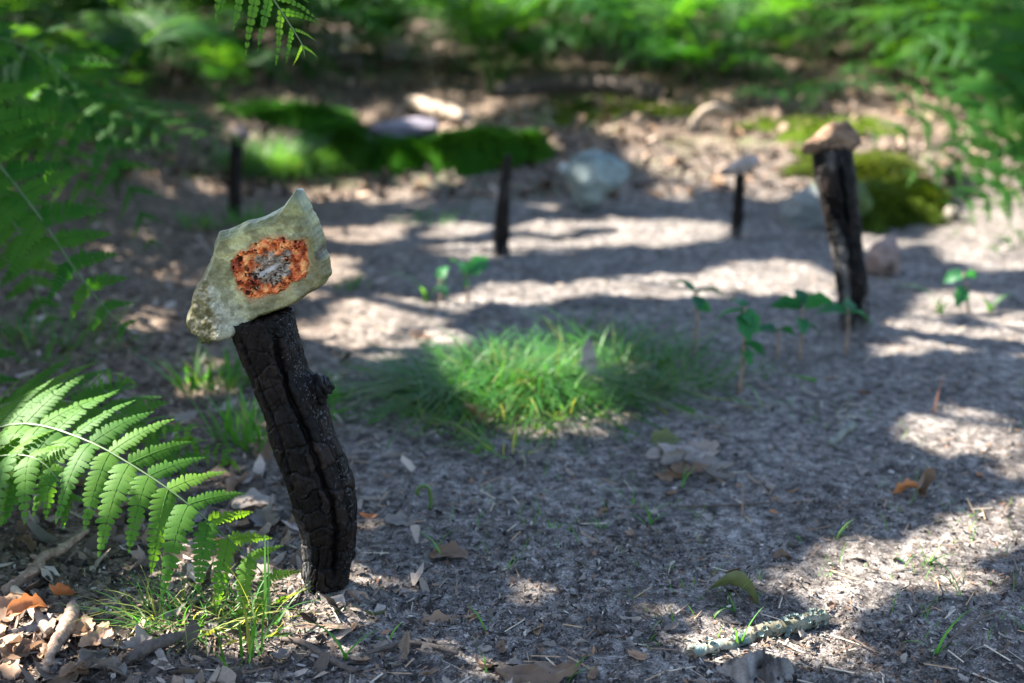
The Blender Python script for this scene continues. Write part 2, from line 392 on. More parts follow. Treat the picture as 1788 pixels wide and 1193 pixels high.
cn = np.array([(0.26, 0.17, 0.10), (0.14, 0.09, 0.06), (0.36, 0.30, 0.22)])[r_.integers(0, 3, nn_)]
o = new_obj('needle_litter', mesh('needle_litter', Vn.reshape(-1, 3), np.arange(nn_ * 4).reshape(-1, 4), False, np.repeat(cn, 4, 0)), None, M['flake'])
setting(o, 'stuff', 'thin dry needles and stalks lying among the crumbs')

# ------------------------------------------------------------------ charred stakes
def stake(name, prof, Yd, label, rows=420, seg=200, cellsz=0.023, fiss=(), knobs=(), seed=0, rough=1.0, ash=0.06, ashy=0.0):
    """prof: list of (u, v, half width px), top first; base last"""
    C = []
    for u, v, hw in prof:
        p = P(u, v, Yd); C.append([*p, hw * depth_at(v, Yd) / FPX])
    C = spline(C[::-1], rows)                       # bottom -> top
    base = C[0, :3].copy(); c = C[:, :3] - base; r = C[:, 3]
    T = unit(np.gradient(c, axis=0)); A = np.stack([T[:, 2], 0 * T[:, 0], -T[:, 0]], -1); B = np.tile([0, 1.0, 0], (rows, 1))
    s = np.cumsum(np.r_[0, np.linalg.norm(np.diff(c, axis=0), axis=1)]); S = s[-1]; fr = s / S
    ph = np.linspace(-np.pi, np.pi, seg, endpoint=False)
    PH, FR = np.meshgrid(ph, fr); RR = r[:, None]; SS = FR * S
    arc = PH * r.mean()
    wob = 0.42 * fbm2(PH * 2.5, SS * 45, 3, seed)
    D = 0.10 * RR * fbm3(np.cos(PH) * 1.2 + seed, np.sin(PH) * 1.2, SS * 14, 3, seed)
    f1, f2, cid = cell2(arc / cellsz + wob, SS / (cellsz * 1.05) + 0.9 * wob, seed + 3)
    edge = f2 - f1
    ck = np.exp(-(edge / 0.065) ** 2)
    cs = sst(0.85, 0.25, FR) * 0.75 + 0.25
    D += (cid - 0.5) * 0.0034 * cs * rough - ck * (0.0018 + 0.0034 * _h(np.floor(arc / cellsz * 1.3), np.floor(SS / cellsz * 0.7), 0, 5)) * cs * rough
    g1, g2, gid = cell2(arc / (cellsz * 0.45) + wob * 2, SS / (cellsz * 1.6) + wob, seed + 9)
    ck2 = np.exp(-((g2 - g1) / 0.13) ** 2); D -= ck2 * 0.0007 * rough
    D += 0.0016 * fbm2(arc * 620, SS * 70, 3, seed + 5) * rough
    deep = ck * cs * 0.8 + ck2 * 0.5
    for (pts, wid, dep) in fiss:                    # (fraction from base, phi) paths of long splits
        pts = np.array(pts); pf = np.interp(FR, pts[:, 0], pts[:, 1]) + 0.10 * vn2(SS * 90, 0 * SS, seed + 31) + 0.05 * vn2(SS * 260, 0 * SS, seed + 33)
        win = sst(pts[0, 0] - 0.02, pts[0, 0] + 0.05, FR) * sst(pts[-1, 0] + 0.02, pts[-1, 0] - 0.05, FR)
        w = wid * (0.7 + 0.8 * (vn2(SS * 60, 0 * SS, seed + 41) + 0.5))
        d = (np.angle(np.exp(1j * (PH - pf)))) * RR
        gsh = np.exp(-(d / w) ** 2) * win; D -= dep * gsh; deep = np.maximum(deep, gsh * 1.3)
        D += dep * 0.22 * np.exp(-((np.abs(d) - 2.3 * w) / (1.2 * w)) ** 2) * win
    for (f0, p0, sf, spn, amp) in knobs:
        D += amp * np.exp(-((FR - f0) / sf) ** 2 - (np.angle(np.exp(1j * (PH - p0))) / spn) ** 2)
    rad = RR + D
    V = c[:, None] + rad[..., None] * (np.cos(PH)[..., None] * A[:, None] + np.sin(PH)[..., None] * B[:, None])
    # jagged top and closing rings
    V = V.reshape(-1, 3)
    n0 = 0.5 + fbm2(arc * 60, SS * 25, 3, seed + 50)
    bro = np.array([0.0100, 0.0060, 0.0042]); blk = np.array([0.0018, 0.0016, 0.0016]); gry = np.array([0.055, 0.05, 0.048])
    t = np.clip(n0, 0, 1)[..., None]
    colr = bro * t + blk * (1 - t)
    colr = colr * (0.45 + 1.3 * cid[..., None] ** 1.5)
    colr = np.where((deep > 0.35)[..., None], colr * 0.35, colr)
    spk = (fbm2(arc * 1300, SS * 1000, 2, seed + 60) > 0.65 - 0.30 * np.exp(-((PH + 0.45) / 0.5) ** 2)) & (fbm2(arc * 60, SS * 60, 2, seed + 61) > -0.15)
    colr = np.where(spk[..., None], np.array([0.075, 0.075, 0.078]), colr)
    dust_sun = (sst(ash, 0.0, FR) * 0.9 * np.clip(0.6 + fbm2(arc * 120, SS * 90, 3, seed + 70), 0, 1))[..., None]
    dust_sun = np.maximum(dust_sun, (0.55 * sst(0.45, 0.05, FR) * (np.abs(np.angle(np.exp(1j * (PH - np.pi)))) < 1.0) * np.clip(0.5 + 1.6 * fbm2(arc * 200, SS * 130, 3, seed + 71), 0, 1))[..., None])  # sunlit edge painted pale down the lower left side
    if ashy: dust_sun = np.maximum(dust_sun, (ashy * sst(0.02, 0.35, fbm2(arc * 45, SS * 22, 4, seed + 80)) * (0.45 + 0.55 * sst(0.75, 0.2, FR)))[..., None])
    colr = colr * (1 - dust_sun) + np.array([0.17, 0.16, 0.15]) * dust_sun
    colr = colr.reshape(-1, 3)
    Fq = grid_faces(rows, seg, True).tolist()
    ring = [(rows - 1) * seg + k for k in range(seg)]
    top = V[ring]; cen = top.mean(0); prev = ring; VV = [V]; CC = [colr]; nv = len(V)
    for k, q in enumerate((0.8, 0.5, 0.2)):
        pts = cen + (top - cen) * q + T[-1] * (0.002 * rng.normal(size=(seg, 1)))
        VV.append(pts); CC.append(np.tile(bro * 1.6, (seg, 1))); cur = list(range(nv, nv + seg)); nv += seg
        Fq += [[prev[j], prev[(j + 1) % seg], cur[(j + 1) % seg], cur[j]] for j in range(seg)]; prev = cur
    Fq.append(prev)
    root = empty(name, base)
    o = new_obj('post', mesh('post', np.vstack(VV), Fq, True, np.vstack(CC)), root, M['char'])
    return root, o
FRONT_Y = 1.445
st1, post1 = stake('charred_stake', [(457, 552, 57), (466, 590, 56), (483, 640, 53), (506, 700, 52), (531, 765, 55), (553, 830, 58), (567, 880, 57), (572, 920, 52), (571, 960, 44), (569, 1000, 40), (567, 1040, 39), (567, 1085, 40)], FRONT_Y,
    '', fiss=([[(0.17, -1.10), (0.35, -1.15), (0.6, -1.22), (0.8, -1.25), (0.97, -1.05)], 0.0026, 0.0075], [[(0.45, -2.25), (0.7, -2.2), (0.97, -2.2)], 0.0022, 0.005], [[(0.05, -1.9), (0.3, -1.8)], 0.0014, 0.003], [[(0.3, -0.55), (0.62, -0.5)], 0.0012, 0.003]),
    knobs=((0.755, -0.10, 0.032, 0.6, 0.008), (0.71, -0.05, 0.06, 0.7, 0.005), (0.235, 0.0, 0.03, 0.5, 0.004), (0.63, 3.05, 0.05, 0.5, 0.004)), seed=3)
tag(st1, 'thick charred stake leaning left in front, carrying the stone with the orange core', 'stake', 'charred stakes round the clearing')
kb = P(575, 668, FRONT_Y) - st1.location[:]
V, F = tube([kb + np.array([-0.026, -0.004, -0.010]), kb + np.array([-0.010, -0.006, -0.003]), kb + np.array([0.0005, -0.006, 0.001]), kb + np.array([0.0025, -0.006, 0.002])], [0.016, 0.0135, 0.0105, 0.0055], 40, 4, 1.1, 170, 40)
new_obj('branch_stub', mesh('branch_stub', V, F, True, np.tile([0.005, 0.004, 0.004], (len(V), 1))), st1, M['char'])
RY = G(1490, 572)[1]
st2, _ = stake('charred_stake', [(1453, 258, 34), (1458, 300, 36), (1465, 340, 33), (1472, 390, 29), (1480, 440, 26), (1487, 490, 26), (1490, 540, 24), (1491, 600, 24)], RY, '', 300, 130, 0.026,
    fiss=([[(0.6, -1.5), (1.0, -1.55)], 0.003, 0.008],), knobs=((0.80, -2.2, 0.08, 0.6, 0.006), (0.32, -1.0, 0.08, 0.7, 0.005)), seed=17, rough=1.8, ash=0.2, ashy=0.5)
tag(st2, 'tall charred stake at right with a flat brown stone on its top', 'stake', 'charred stakes round the clearing')
CY = G(873, 446)[1]
st3, _ = stake('charred_stake', [(887, 272, 6), (884, 310, 8), (880, 350, 11), (876, 400, 14), (873, 448, 15), (873, 465, 15)], CY, '', 120, 60, 0.03, seed=23, rough=1.2, ash=0.1, ashy=0.2)
tag(st3, 'slim pointed stake without a stone in the middle distance', 'stake', 'charred stakes round the clearing')
LY = G(409, 380)[1]
st4, _ = stake('charred_stake', [(414, 242, 10), (412, 280, 11), (410, 330, 11), (409, 378, 11), (409, 395, 11)], LY, '', 120, 60, 0.03, seed=29, rough=1.2, ash=0.1)
tag(st4, 'thin black stake at left with a small rounded stone on top', 'stake', 'charred stakes round the clearing')
EY = G(1287, 414)[1]
st5, _ = stake('charred_stake', [(1292, 300, 8), (1291, 330, 9), (1289, 370, 10), (1287, 412, 11), (1287, 430, 11)], EY, '', 120, 60, 0.03, seed=37, rough=1.2, ash=0.35)
tag(st5, 'short black stake in the background with a pale slanted stone on top', 'stake', 'charred stakes round the clearing')

# ------------------------------------------------------------------ stones
def lens_rock(name, outline, Yd, front, back, segs, rings_f, rings_b, seed, colfun, mat, parent=None, ridge=0.6, rough=0.03, center=None, flat=0.35, facets=7):
    """A rock whose silhouette at distance Yd is the outline; it bulges `front` towards and `back` away (metres)."""
    pts = np.array([P(u, v, Yd) for u, v in outline]); n = len(pts)
    cen = pts.mean(0) if center is None else P(*center, Yd)
    closed = np.vstack([pts, pts[:1]]); d = np.r_[0, np.cumsum(np.linalg.norm(np.diff(closed, axis=0), axis=1))]
    ss = np.linspace(0, d[-1], segs, endpoint=False)
    ol = np.stack([np.interp(ss, d, closed[:, k]) for k in range(3)], -1)
    size = np.linalg.norm(ol - cen, axis=1).max()
    wig = fbm2(np.cos(ss / d[-1] * 6.283) * 9 + seed, np.sin(ss / d[-1] * 6.283) * 9, 4, seed) * 0.035
    rf = np.linspace(0.0, 1, rings_f + 1)[1:] ** 0.9
    Vs = [cen[None] + 0.0]; rr = [np.array([0.0])]; side = [np.array([-1.0])]
    for q in rf:
        Vs.append(cen + (ol - cen) * q * (1 + wig * q ** 6)[:, None]); rr.append(np.full(segs, q)); side.append(np.full(segs, -1.0))
    rb = np.linspace(1, 0, rings_b + 1)[1:-1]
    for q in rb:
        Vs.append(cen + (ol - cen) * q * (1 + wig * q ** 6)[:, None]); rr.append(np.full(segs, q)); side.append(np.full(segs, 1.0))
    Vs.append(cen[None] + 0.0); rr.append(np.array([0.0])); side.append(np.array([1.0]))
    V = np.vstack(Vs); R = np.concatenate(rr); Sd = np.concatenate(side)
    prof_f = 1 - np.clip((R - flat) / (1 - flat), 0, 1) ** 3
    prof_b = np.sqrt(np.clip(1 - R ** 2.2, 0, 1))
    X0 = (V - cen) / size
    fac = fbm3(X0[:, 0] * 2.1 + seed, X0[:, 2] * 2.1, Sd * 0.6, 3, seed)
    off = np.where(Sd < 0, -front * prof_f * (1 + 0.5 * fac), back * prof_b * (1 + ridge * fac))
    V[:, 1] += off
    dn = rough * size * fbm3(X0[:, 0] * 7 + 3, X0[:, 2] * 7, (V[:, 1] - cen[1]) / size * 7, 4, seed + 5)
    N_ = unit(np.stack([X0[:, 0] * 0.6, (V[:, 1] - cen[1]) / size, X0[:, 2] * 0.6], -1))
    V = V + N_ * dn[:, None]
    if facets:
        rr2 = np.random.default_rng(seed)
        for k in range(facets):
            nf_ = unit(np.array([rr2.normal() * 0.8, -abs(rr2.normal()) - 0.25 if k % 3 else 0.6, rr2.normal() * 0.8 + 0.2])); lim = np.percentile((V - cen) @ nf_, 86 + 10 * rr2.random())
            ex = (V - cen) @ nf_ - lim; V = V - np.clip(ex, 0, None)[:, None] * nf_ * 0.85
    if colfun is not None: V, colr = colfun(V, cen, size, R, Sd, X0)
    F = [[0, 1 + (k + 1) % segs, 1 + k] for k in range(segs)]
    nr = rings_f + rings_b - 1
    Fq = (grid_faces(nr, segs, True) + 1)[:, ::-1].tolist()
    last = len(V) - 1; b0 = 1 + (nr - 1) * segs
    F = F + Fq + [[last, b0 + k, b0 + (k + 1) % segs] for k in range(segs)]
    base = np.array([cen[0], cen[1], V[:, 2].min()])
    me = mesh(name, V - base, F, True, colr)
    o = new_obj(name, me, parent, M[mat]); o.location = base
    return o, V, F, colr
zs = 3.615
ZO = [(885,70),(905,80),(925,118),(945,160),(975,220),(1000,270),(1025,370),(1045,430),(1075,530),(1092,590),(1080,620),(1030,670),(960,720),(900,765),(850,795),(760,825),(690,850),(640,870),(580,910),(520,965),(450,1010),(400,1020),(350,1035),(300,1060),(250,1062),(200,1035),(150,1025),(122,985),(125,920),(155,850),(180,770),(220,690),(260,640),(300,560),(330,480),(345,420),(380,350),(430,330),(490,315),(560,275),(640,250),(720,215),(780,180),(830,120),(855,80)]
ZO = [(280 + a / zs, 310 + b_ / zs) for a, b_ in ZO]
CORE = [(475,490),(500,460),(590,430),(620,385),(700,360),(760,350),(830,362),(890,365),(940,385),(945,440),(950,520),(930,600),(850,640),(800,690),(700,715),(620,740),(560,700),(505,640),(480,570)]
CORE = np.array([P(280 + a / zs, 310 + b_ / zs, FRONT_Y) for a, b_ in CORE])[:, [0, 2]]
def poly_dist(p, poly):
    """signed distance, negative inside"""
    a = poly; b_ = np.roll(poly, -1, 0); best = np.full(len(p), 9.0); ins = np.zeros(len(p), bool)
    for i in range(len(a)):
        e = b_[i] - a[i]; w = p - a[i]; t = np.clip((w @ e) / (e @ e), 0, 1)
        best = np.minimum(best, np.linalg.norm(w - t[:, None] * e, axis=1))
        c1 = (a[i, 1] <= p[:, 1]) != (b_[i, 1] <= p[:, 1])
        xi = a[i, 0] + (p[:, 1] - a[i, 1]) / (b_[i, 1] - a[i, 1] + 1e-12) * e[0]
        ins ^= c1 & (p[:, 0] < xi)
    return np.where(ins, -best, best)
def flint(V, cen, size, R, Sd, X0):
    p = V[:, [0, 2]]; front = Sd < 0
    x, z = p[:, 0], p[:, 1]
    # left-hand weathered facet falls away from the broken face
    pa = P(280 + 350 / zs, 310 + 400 / zs, FRONT_Y)[[0, 2]]; pb = P(280 + 430 / zs, 310 + 1010 / zs, FRONT_Y)[[0, 2]]
    e = pb - pa; nrm = np.array([e[1], -e[0]]) / np.linalg.norm(e)
    sd = (p - pa) @ nrm
    if ((np.array(cen)[[0, 2]] - pa) @ nrm) < 0: sd = -sd
    sd = sd + 0.008 * fbm2(x * 90, z * 90, 3, 8) + 0.004
    fac = np.clip(-sd, 0, 1) * front
    V[:, 1] += fac * 0.75
    bl = 0.0022 * fbm2(x * 110 + 4, z * 110, 4, 61) * (fac > 0) + 0.0014 * fbm2(x * 110, z * 110, 4, 62) * front
    V[:, 1] += bl
    dcore = poly_dist(p, CORE) + 0.0035 * fbm2(x * 170, z * 170, 3, 12)
    core = sst(0.0014, -0.0014, dcore) * front
    mid = P(280 + 715 / zs, 310 + 545 / zs, FRONT_Y)[[0, 2]]
    q = (p - mid); ang = math.radians(24); qa = q @ np.array([math.cos(ang), math.sin(ang)]); qb = q @ np.array([-math.sin(ang), math.cos(ang)])
    dm = np.sqrt((qa / 0.0255) ** 2 + (qb / 0.0150) ** 2) + 0.8 * fbm2(x * 130 + 9, z * 130, 3, 14)
    grey = sst(1.10, 0.70, dm) * core * 0.85
    heart = sst(1.0, 0.5, np.sqrt((qa / 0.013) ** 2 + ((qb + 0.0005) / 0.0034) ** 2) + 0.4 * fbm2(x * 260, z * 260, 2, 15)) * core
    f1, f2, cid = cell2(x * 270 + 1.6 * fbm2(x * 240, z * 240, 2, 70), z * 270 + 1.6 * fbm2(x * 240 + 5, z * 240, 2, 71), 16)
    pore = (f1 < 0.34 + 0.25 * fbm2(x * 150, z * 150, 2, 17)) & (cid > 0.5) & (fbm2(x * 60 + 3, z * 60, 2, 18) > -0.12)
    V[:, 1] += np.where(core > 0.5, 0.0012, 0) * 1.0 - core * 0.0062 * fbm2(x * 210, z * 210, 4, 19) + core * (pore * 0.0042) * (1 - heart) - 0.001 * core * (1 - heart)
    # colours of the stone itself
    n1 = (0.5 + fbm2(x * 28, z * 28, 4, 22))[:, None]; n2 = (0.5 + fbm2(x * 75, z * 75, 3, 24))[:, None]
    lowleft = sst(0.00, 0.05, (cen[0] - x) * 0.7 + (cen[2] - z) * 0.7)[:, None]
    green = np.array([0.165, 0.185, 0.075]); pale = np.array([0.34, 0.345, 0.20]); dirt = np.array([0.085, 0.085, 0.045]); milky = np.array([0.36, 0.36, 0.345])
    c = green * (1 - np.clip(n1, 0, 1)) + pale * np.clip(n1, 0, 1) * 0.85
    c = c * (1 - 0.85 * lowleft) + milky * (0.75 + 0.5 * n1) * 0.85 * lowleft
    rim = sst(0.035, 0.003, dcore)[:, None]
    c = c * (1 - 0.65 * rim) + np.array([0.46, 0.43, 0.24]) * (0.7 + 0.6 * n1) * 0.65 * rim
    n3 = (0.5 + fbm2(x * 190 + 2, z * 190, 3, 25))[:, None]
    dk = sst(0.46, 0.66, n2 * 0.6 + n1 * 0.3 + n3 * 0.22)
    c = c * (1 - 0.68 * dk) + dirt * 0.68 * dk
    c = c * (0.76 + 0.5 * n3)
    vein = np.exp(-(fbm2(x * 45 + 31, z * 45, 4, 91) / 0.035) ** 2)[:, None]; c = c * (1 - 0.28 * vein)
    edge = sst(0.80, 0.98, R)[:, None] * np.clip(0.35 + n2, 0, 1)
    c = c * (1 - 0.6 * edge) + np.array([0.085, 0.09, 0.035]) * 0.6 * edge
    lr_ = sst(0.0, 0.05, (x - cen[0]) * 0.8 + (cen[2] - z) * 0.9)[:, None] * sst(0.35, 0.65, n1); c = c * (1 - 0.5 * lr_) + np.array([0.13, 0.10, 0.06]) * 0.5 * lr_
    halo = sst(0.006, 0.0, dcore)[:, None] * np.clip(0.3 + 1.4 * fbm2(x * 80 + 7, z * 80, 3, 49)[:, None], 0, 1)
    c = c * (1 - halo) + np.array([0.44, 0.19, 0.09]) * halo
    spot = P(280 + 1030 / zs, 310 + 455 / zs, FRONT_Y)[[0, 2]]
    sq = sst(0.0085, 0.003, np.linalg.norm((p - spot) * np.array([1, 0.8]), axis=1) + 0.003 * fbm2(x * 200, z * 200, 2, 27))[:, None]
    c = c * (1 - 0.85 * sq) + np.array([0.025, 0.02, 0.012]) * 0.85 * sq
    org = np.array([0.47, 0.115, 0.036]); org2 = np.array([0.60, 0.29, 0.17]); rust = np.array([0.20, 0.032, 0.010])
    no = (0.5 + 1.35 * fbm2(x * 150, z * 150, 4, 29))[:, None]
    oc_ = np.where(no > 0.5, org + (org2 - org) * np.clip((no - 0.5) * 2.4, 0, 1), rust + (org - rust) * np.clip(no * 2, 0, 1))
    gy_ = np.array([0.30, 0.28, 0.24]) * (0.15 + 1.6 * (0.5 + fbm2(x * 420, z * 420, 2, 33))[:, None])
    oc_ = oc_ * (0.75 + 0.6 * (0.5 + fbm2(x * 210, z * 210, 4, 19))[:, None])
    oc_ = oc_ * (1 - grey[:, None]) + gy_ * grey[:, None]
    oc_ = oc_ * (1 - heart[:, None]) + np.array([0.62, 0.58, 0.55]) * heart[:, None]
    oc_ = np.where((pore & (heart < 0.4))[:, None], np.array([0.055, 0.014, 0.008]), oc_)
    c = c * (1 - core[:, None]) + oc_ * core[:, None]
    rindmask = (sst(0.0, 0.010, fac)[:, None] + (~front)[:, None] * 1.0).clip(0, 1)
    rc = np.array([0.05, 0.047, 0.018]) * (1 - np.clip(n2, 0, 1)) + np.array([0.20, 0.18, 0.11]) * np.clip(n2, 0, 1)
    rc = np.where((fbm2(x * 420, z * 300, 4, 39) > 0.42)[:, None], np.array([0.045, 0.04, 0.02]), rc)
    c = c * (1 - rindmask) + rc * rindmask
    gm_ = np.clip(grey + heart, 0, 1)[:, None]
    c = c * np.where(core[:, None] > 0.5, np.array([0.98, 0.82, 0.44]) * (1 - gm_) + np.array([0.66, 0.64, 0.60]) * gm_, np.array([0.78, 0.755, 0.575]))
    return V, np.clip(c, 0.003, 0.9)
stone1, SV, SF, SC = lens_rock('stone', ZO, FRONT_Y, 0.022, 0.050, 640, 130, 22, 3, flint, 'stone', facets=0, center=(452, 470), rough=0.022, flat=0.86, ridge=0.5)
# split off the mineral core as its own part
def split_core():
    p = SV[:, [0, 2]]; d = poly_dist(p, CORE) + 0.0035 * fbm2(p[:, 0] * 170, p[:, 1] * 170, 3, 12)
    nf = 1 + 130 * 640
    inside = (d < 0); inside[nf:] = False
    base = np.array(stone1.location)
    FA = [f for f in SF if not all(inside[i] for i in f)]; FB = [f for f in SF if all(inside[i] for i in f)]
    def sub(F):
        ids = np.unique(np.concatenate([np.array(f) for f in F])); mp = -np.ones(len(SV), int); mp[ids] = np.arange(len(ids))
        return SV[ids] - base, [[int(mp[i]) for i in f] for f in F], SC[ids]
    v, f, c_ = sub(FA); me = mesh('stone', v, f, True, c_); me.materials.append(M['stone']); stone1.data = me
    v, f, c_ = sub(FB); core = new_obj('mineral_core', mesh('mineral_core', v, f, True, c_), stone1, M['core'])
    core['label'] = 'porous orange core with a grey crystalline heart in the broken face'
M['core'] = attr_mat('porous_mineral', 0.6, 0.4, 700, 0.75, 1.25, 0.5, 0.0008)
split_core()
tag(stone1, 'pointed greenish flint with an orange porous core, balanced on the front stake', 'stone')

def rockcol(c1, c2, moss=0.0, mossc=(0.05, 0.11, 0.015), msplit=None, sc=3.0, seed=0):
    def f(V, cen, size, R, Sd, X0):
        q = (V - cen) / size
        n = np.clip(0.5 + fbm3(q[:, 0] * sc + seed, q[:, 1] * sc, q[:, 2] * sc, 4, seed), 0, 1)[:, None]
        c = np.array(c1) * (1 - n) + np.array(c2) * n
        if moss:
            mk = q[:, 2] * 1.3 + 0.9 * fbm3(q[:, 0] * 2.2, q[:, 1] * 2.2, q[:, 2] * 2.2, 3, seed + 9)
            if msplit is not None: mk = mk + sst(msplit, msplit + 0.35, q[:, 0]) * 1.1 - 0.65
            k = sst(-0.1, 0.2, mk)[:, None] * moss
            c = c * (1 - k) + np.array(mossc) * (0.6 + 0.9 * n) * k
        return V, c
    return f
o, *_ = lens_rock('stone', [(1394, 262), (1397, 250), (1420, 240), (1438, 228), (1456, 214), (1482, 213), (1498, 230), (1504, 250), (1492, 263), (1462, 261), (1432, 262), (1412, 271), (1400, 270)], RY, 0.03, 0.06, 90, 16, 12, 41, rockcol((0.045, 0.022, 0.012), (0.19, 0.125, 0.078), sc=7.0), 'rock', rough=0.08, facets=3)
tag(o, 'flat reddish brown stone lying across the top of the right stake', 'stone')
o, *_ = lens_rock('stone', [(398, 240), (403, 226), (416, 219), (430, 224), (437, 238), (428, 246), (412, 247)], LY, 0.025, 0.03, 60, 10, 8, 43, rockcol((0.08, 0.06, 0.055), (0.16, 0.13, 0.12)), 'rock', rough=0.05)
tag(o, 'small rounded grey brown stone on top of the thin left stake', 'stone')
o, *_ = lens_rock('stone', [(1250, 300), (1270, 292), (1285, 282), (1310, 270), (1328, 276), (1322, 290), (1302, 302), (1280, 307), (1258, 308)], EY, 0.03, 0.05, 70, 12, 10, 47, rockcol((0.15, 0.12, 0.10), (0.28, 0.23, 0.20)), 'rock', rough=0.05, facets=2)
tag(o, 'pale slanted stone resting on the short background stake', 'stone')
BY = G(1028, 368)[1]
o, *_ = lens_rock('boulder', [(988, 302), (996, 278), (1020, 264), (1040, 261), (1066, 270), (1096, 288), (1101, 306), (1088, 324), (1062, 340), (1048, 356), (1030, 368), (1012, 366), (1000, 342)], BY, 0.06, 0.09, 110, 18, 14, 53, rockcol((0.085, 0.108, 0.104), (0.20, 0.24, 0.228), sc=5.0), 'rock', rough=0.05, flat=0.2, facets=4)
tag(o, 'smooth pale blue-grey boulder standing alone below the bank', 'boulder')
MY = G(1430, 402)[1]
o, *_ = lens_rock('boulder', [(1358, 412), (1361, 372), (1376, 338), (1405, 312), (1440, 298), (1480, 300), (1512, 325), (1530, 370), (1532, 415), (1440, 420)], MY + 0.08, 0.10, 0.16, 110, 20, 16, 59, rockcol((0.070, 0.080, 0.082), (0.16, 0.172, 0.168), 0.9, (0.040, 0.062, 0.008), -0.1, seed=5), 'rock', rough=0.07, flat=0.15)
tag(o, 'rounded grey boulder half hidden behind the right stake', 'boulder')
KY = G(1545, 478)[1]
o, *_ = lens_rock('rock', [(1512, 474), (1516, 448), (1530, 422), (1548, 402), (1562, 406), (1570, 436), (1572, 470), (1566, 486), (1530, 486)], KY, 0.05, 0.07, 80, 14, 10, 61, rockcol((0.09, 0.06, 0.05), (0.22, 0.165, 0.145)), 'rock', rough=0.06, flat=0.1)
tag(o, 'pointed brown rock on the ground just right of the right stake', 'rock')
for (u, v, w, h, c1, c2, lab, sd_) in [(985, 295, 26, 22, (0.25, 0.25, 0.23), (0.45, 0.45, 0.42), 'small white stone left of the pale boulder', 71),
                                  (640, 250, 22, 34, (0.25, 0.25, 0.23), (0.45, 0.45, 0.42), 'upright whitish stone between the moss cushions', 72),
                                  (1660, 372, 40, 26, (0.13, 0.11, 0.09), (0.2, 0.175, 0.15), 'sunlit pale stone at the foot of the mossy hump', 73),
                                  (715, 225, 130, 40, (0.10, 0.09, 0.11), (0.17, 0.155, 0.175), 'low dark grey slab behind the moss cushion', 74)]:
    g = G(u, v + h * 0.5); 
    ol = [(u + 0.5 * w * math.cos(a) * (1 + 0.12 * math.sin(3 * a + sd_)), v - 0.5 * h * math.sin(a) * (1 + 0.1 * math.cos(2 * a + sd_))) for a in np.linspace(0, 2 * math.pi, 14, endpoint=False)]
    o, *_ = lens_rock('rock', ol, g[1], 0.3 * w / FPX * g[1], 0.4 * w / FPX * g[1], 48, 8, 7, sd_, rockcol(c1, c2), 'rock', rough=0.05)
    tag(o, lab, 'rock')

# ------------------------------------------------------------------ blades (grass, moss fibres)
def blades(bases, dirs, lens, widths, bend, nseg, colr, r):
    """strip blades: bases (n,3), dirs (n,3) initial directions, bend = droop strength"""
    n = len(bases); t = np.linspace(0, 1, nseg + 1)
    d = unit(dirs); hz = d.copy(); hz[:, 2] = 0; hz = unit(hz + 1e-6)
    side = np.stack([-hz[:, 1], hz[:, 0], 0 * hz[:, 0]], -1)
    tw = r.random(n) * 6.283; side = unit(side + 0.5 * np.stack([np.cos(tw), np.sin(tw), 0 * tw], -1))
    pos = bases[:, None] + lens[:, None, None] * (d[:, None] * t[None, :, None] + hz[:, None] * (bend[:, None] * t[None] ** 2)[..., None] * 0.55 + np.array([0, 0, -1.0]) * (bend[:, None] * t[None] ** 2.2)[..., None] * 0.62)
    w = widths[:, None] * np.clip(np.minimum(1.0, 1.25 * (1 - t[None] ** 1.6)), 0.04, 1)
    a = pos - side[:, None] * w[..., None] / 2; b_ = pos + side[:, None] * w[..., None] / 2
    V = np.stack([a, b_], 2).reshape(n, -1, 3)
    k = np.arange(nseg); q = np.stack([2 * k, 2 * k + 1, 2 * k + 3, 2 * k + 2], -1)
    Fq = (np.arange(n)[:, None, None] * (2 * (nseg + 1)) + q[None]).reshape(-1, 4)
    return V.reshape(-1, 3), Fq, np.repeat(colr, 2 * (nseg + 1), 0)
def keep_above(V, origin):
    z = terr(V[:, 0] + origin[0], V[:, 1] + origin[1]) + 0.003
    V[:, 2] = np.maximum(V[:, 2], z - origin[2] + 0.006 * ((V[:, 0] * 917) % 1)); return V
def tuft(label, spots, n, lo, hi, width, spread, bend, seed, dry=0.12, cat='grass', group=None, name='grass_tuft', az=None, nseg=5, mound=0.0):
    r = np.random.default_rng(seed)
    org = G(*spots[0][:2])
    C = np.array([[*G(s[0], s[1]), s[2]] for s in spots]); wts = np.array([s[3] for s in spots], float); wts /= wts.sum()
    i = r.choice(len(C), n, p=wts); rad = C[i, 3] * np.sqrt(r.random(n)); th = r.random(n) * 6.283
    x = C[i, 0] + rad * np.cos(th); y = C[i, 1] + rad * np.sin(th) * 0.8
    bs = np.stack([x, y, terr(x, y) - 0.004 + mound * (1 - (rad / C[i, 3]) ** 2) * (C[i, 3] / 0.1)], -1) - org
    th2 = th + r.normal(size=n) * 0.7 if az is None else az + r.normal(size=n) * 1.1
    sp = spread * (0.25 + 0.75 * rad / (C[i, 3] + 1e-6)) + 0.18 * r.normal(size=n)
    d = np.stack([np.cos(th2) * sp, np.sin(th2) * sp, np.ones(n)], -1)
    L = lo + (hi - lo) * r.random(n) ** 1.3
    cc = np.ones((n, 3)) * (0.65 + 0.7 * r.random(n))[:, None]
    dm = r.random(n) < dry; cc[dm] = np.array([4.2, 1.55, 2.6]) * (0.6 + 0.6 * r.random(dm.sum()))[:, None]
    V, F, c = blades(bs, d, L, width * (0.6 + 0.8 * r.random(n)), bend * (0.5 + r.random(n)), nseg, cc, r)
    V = keep_above(V, org)
    o = new_obj(name, mesh(name, V, F, True, c), None, M['grass']); o.location = org
    return tag(o, label, cat, group)
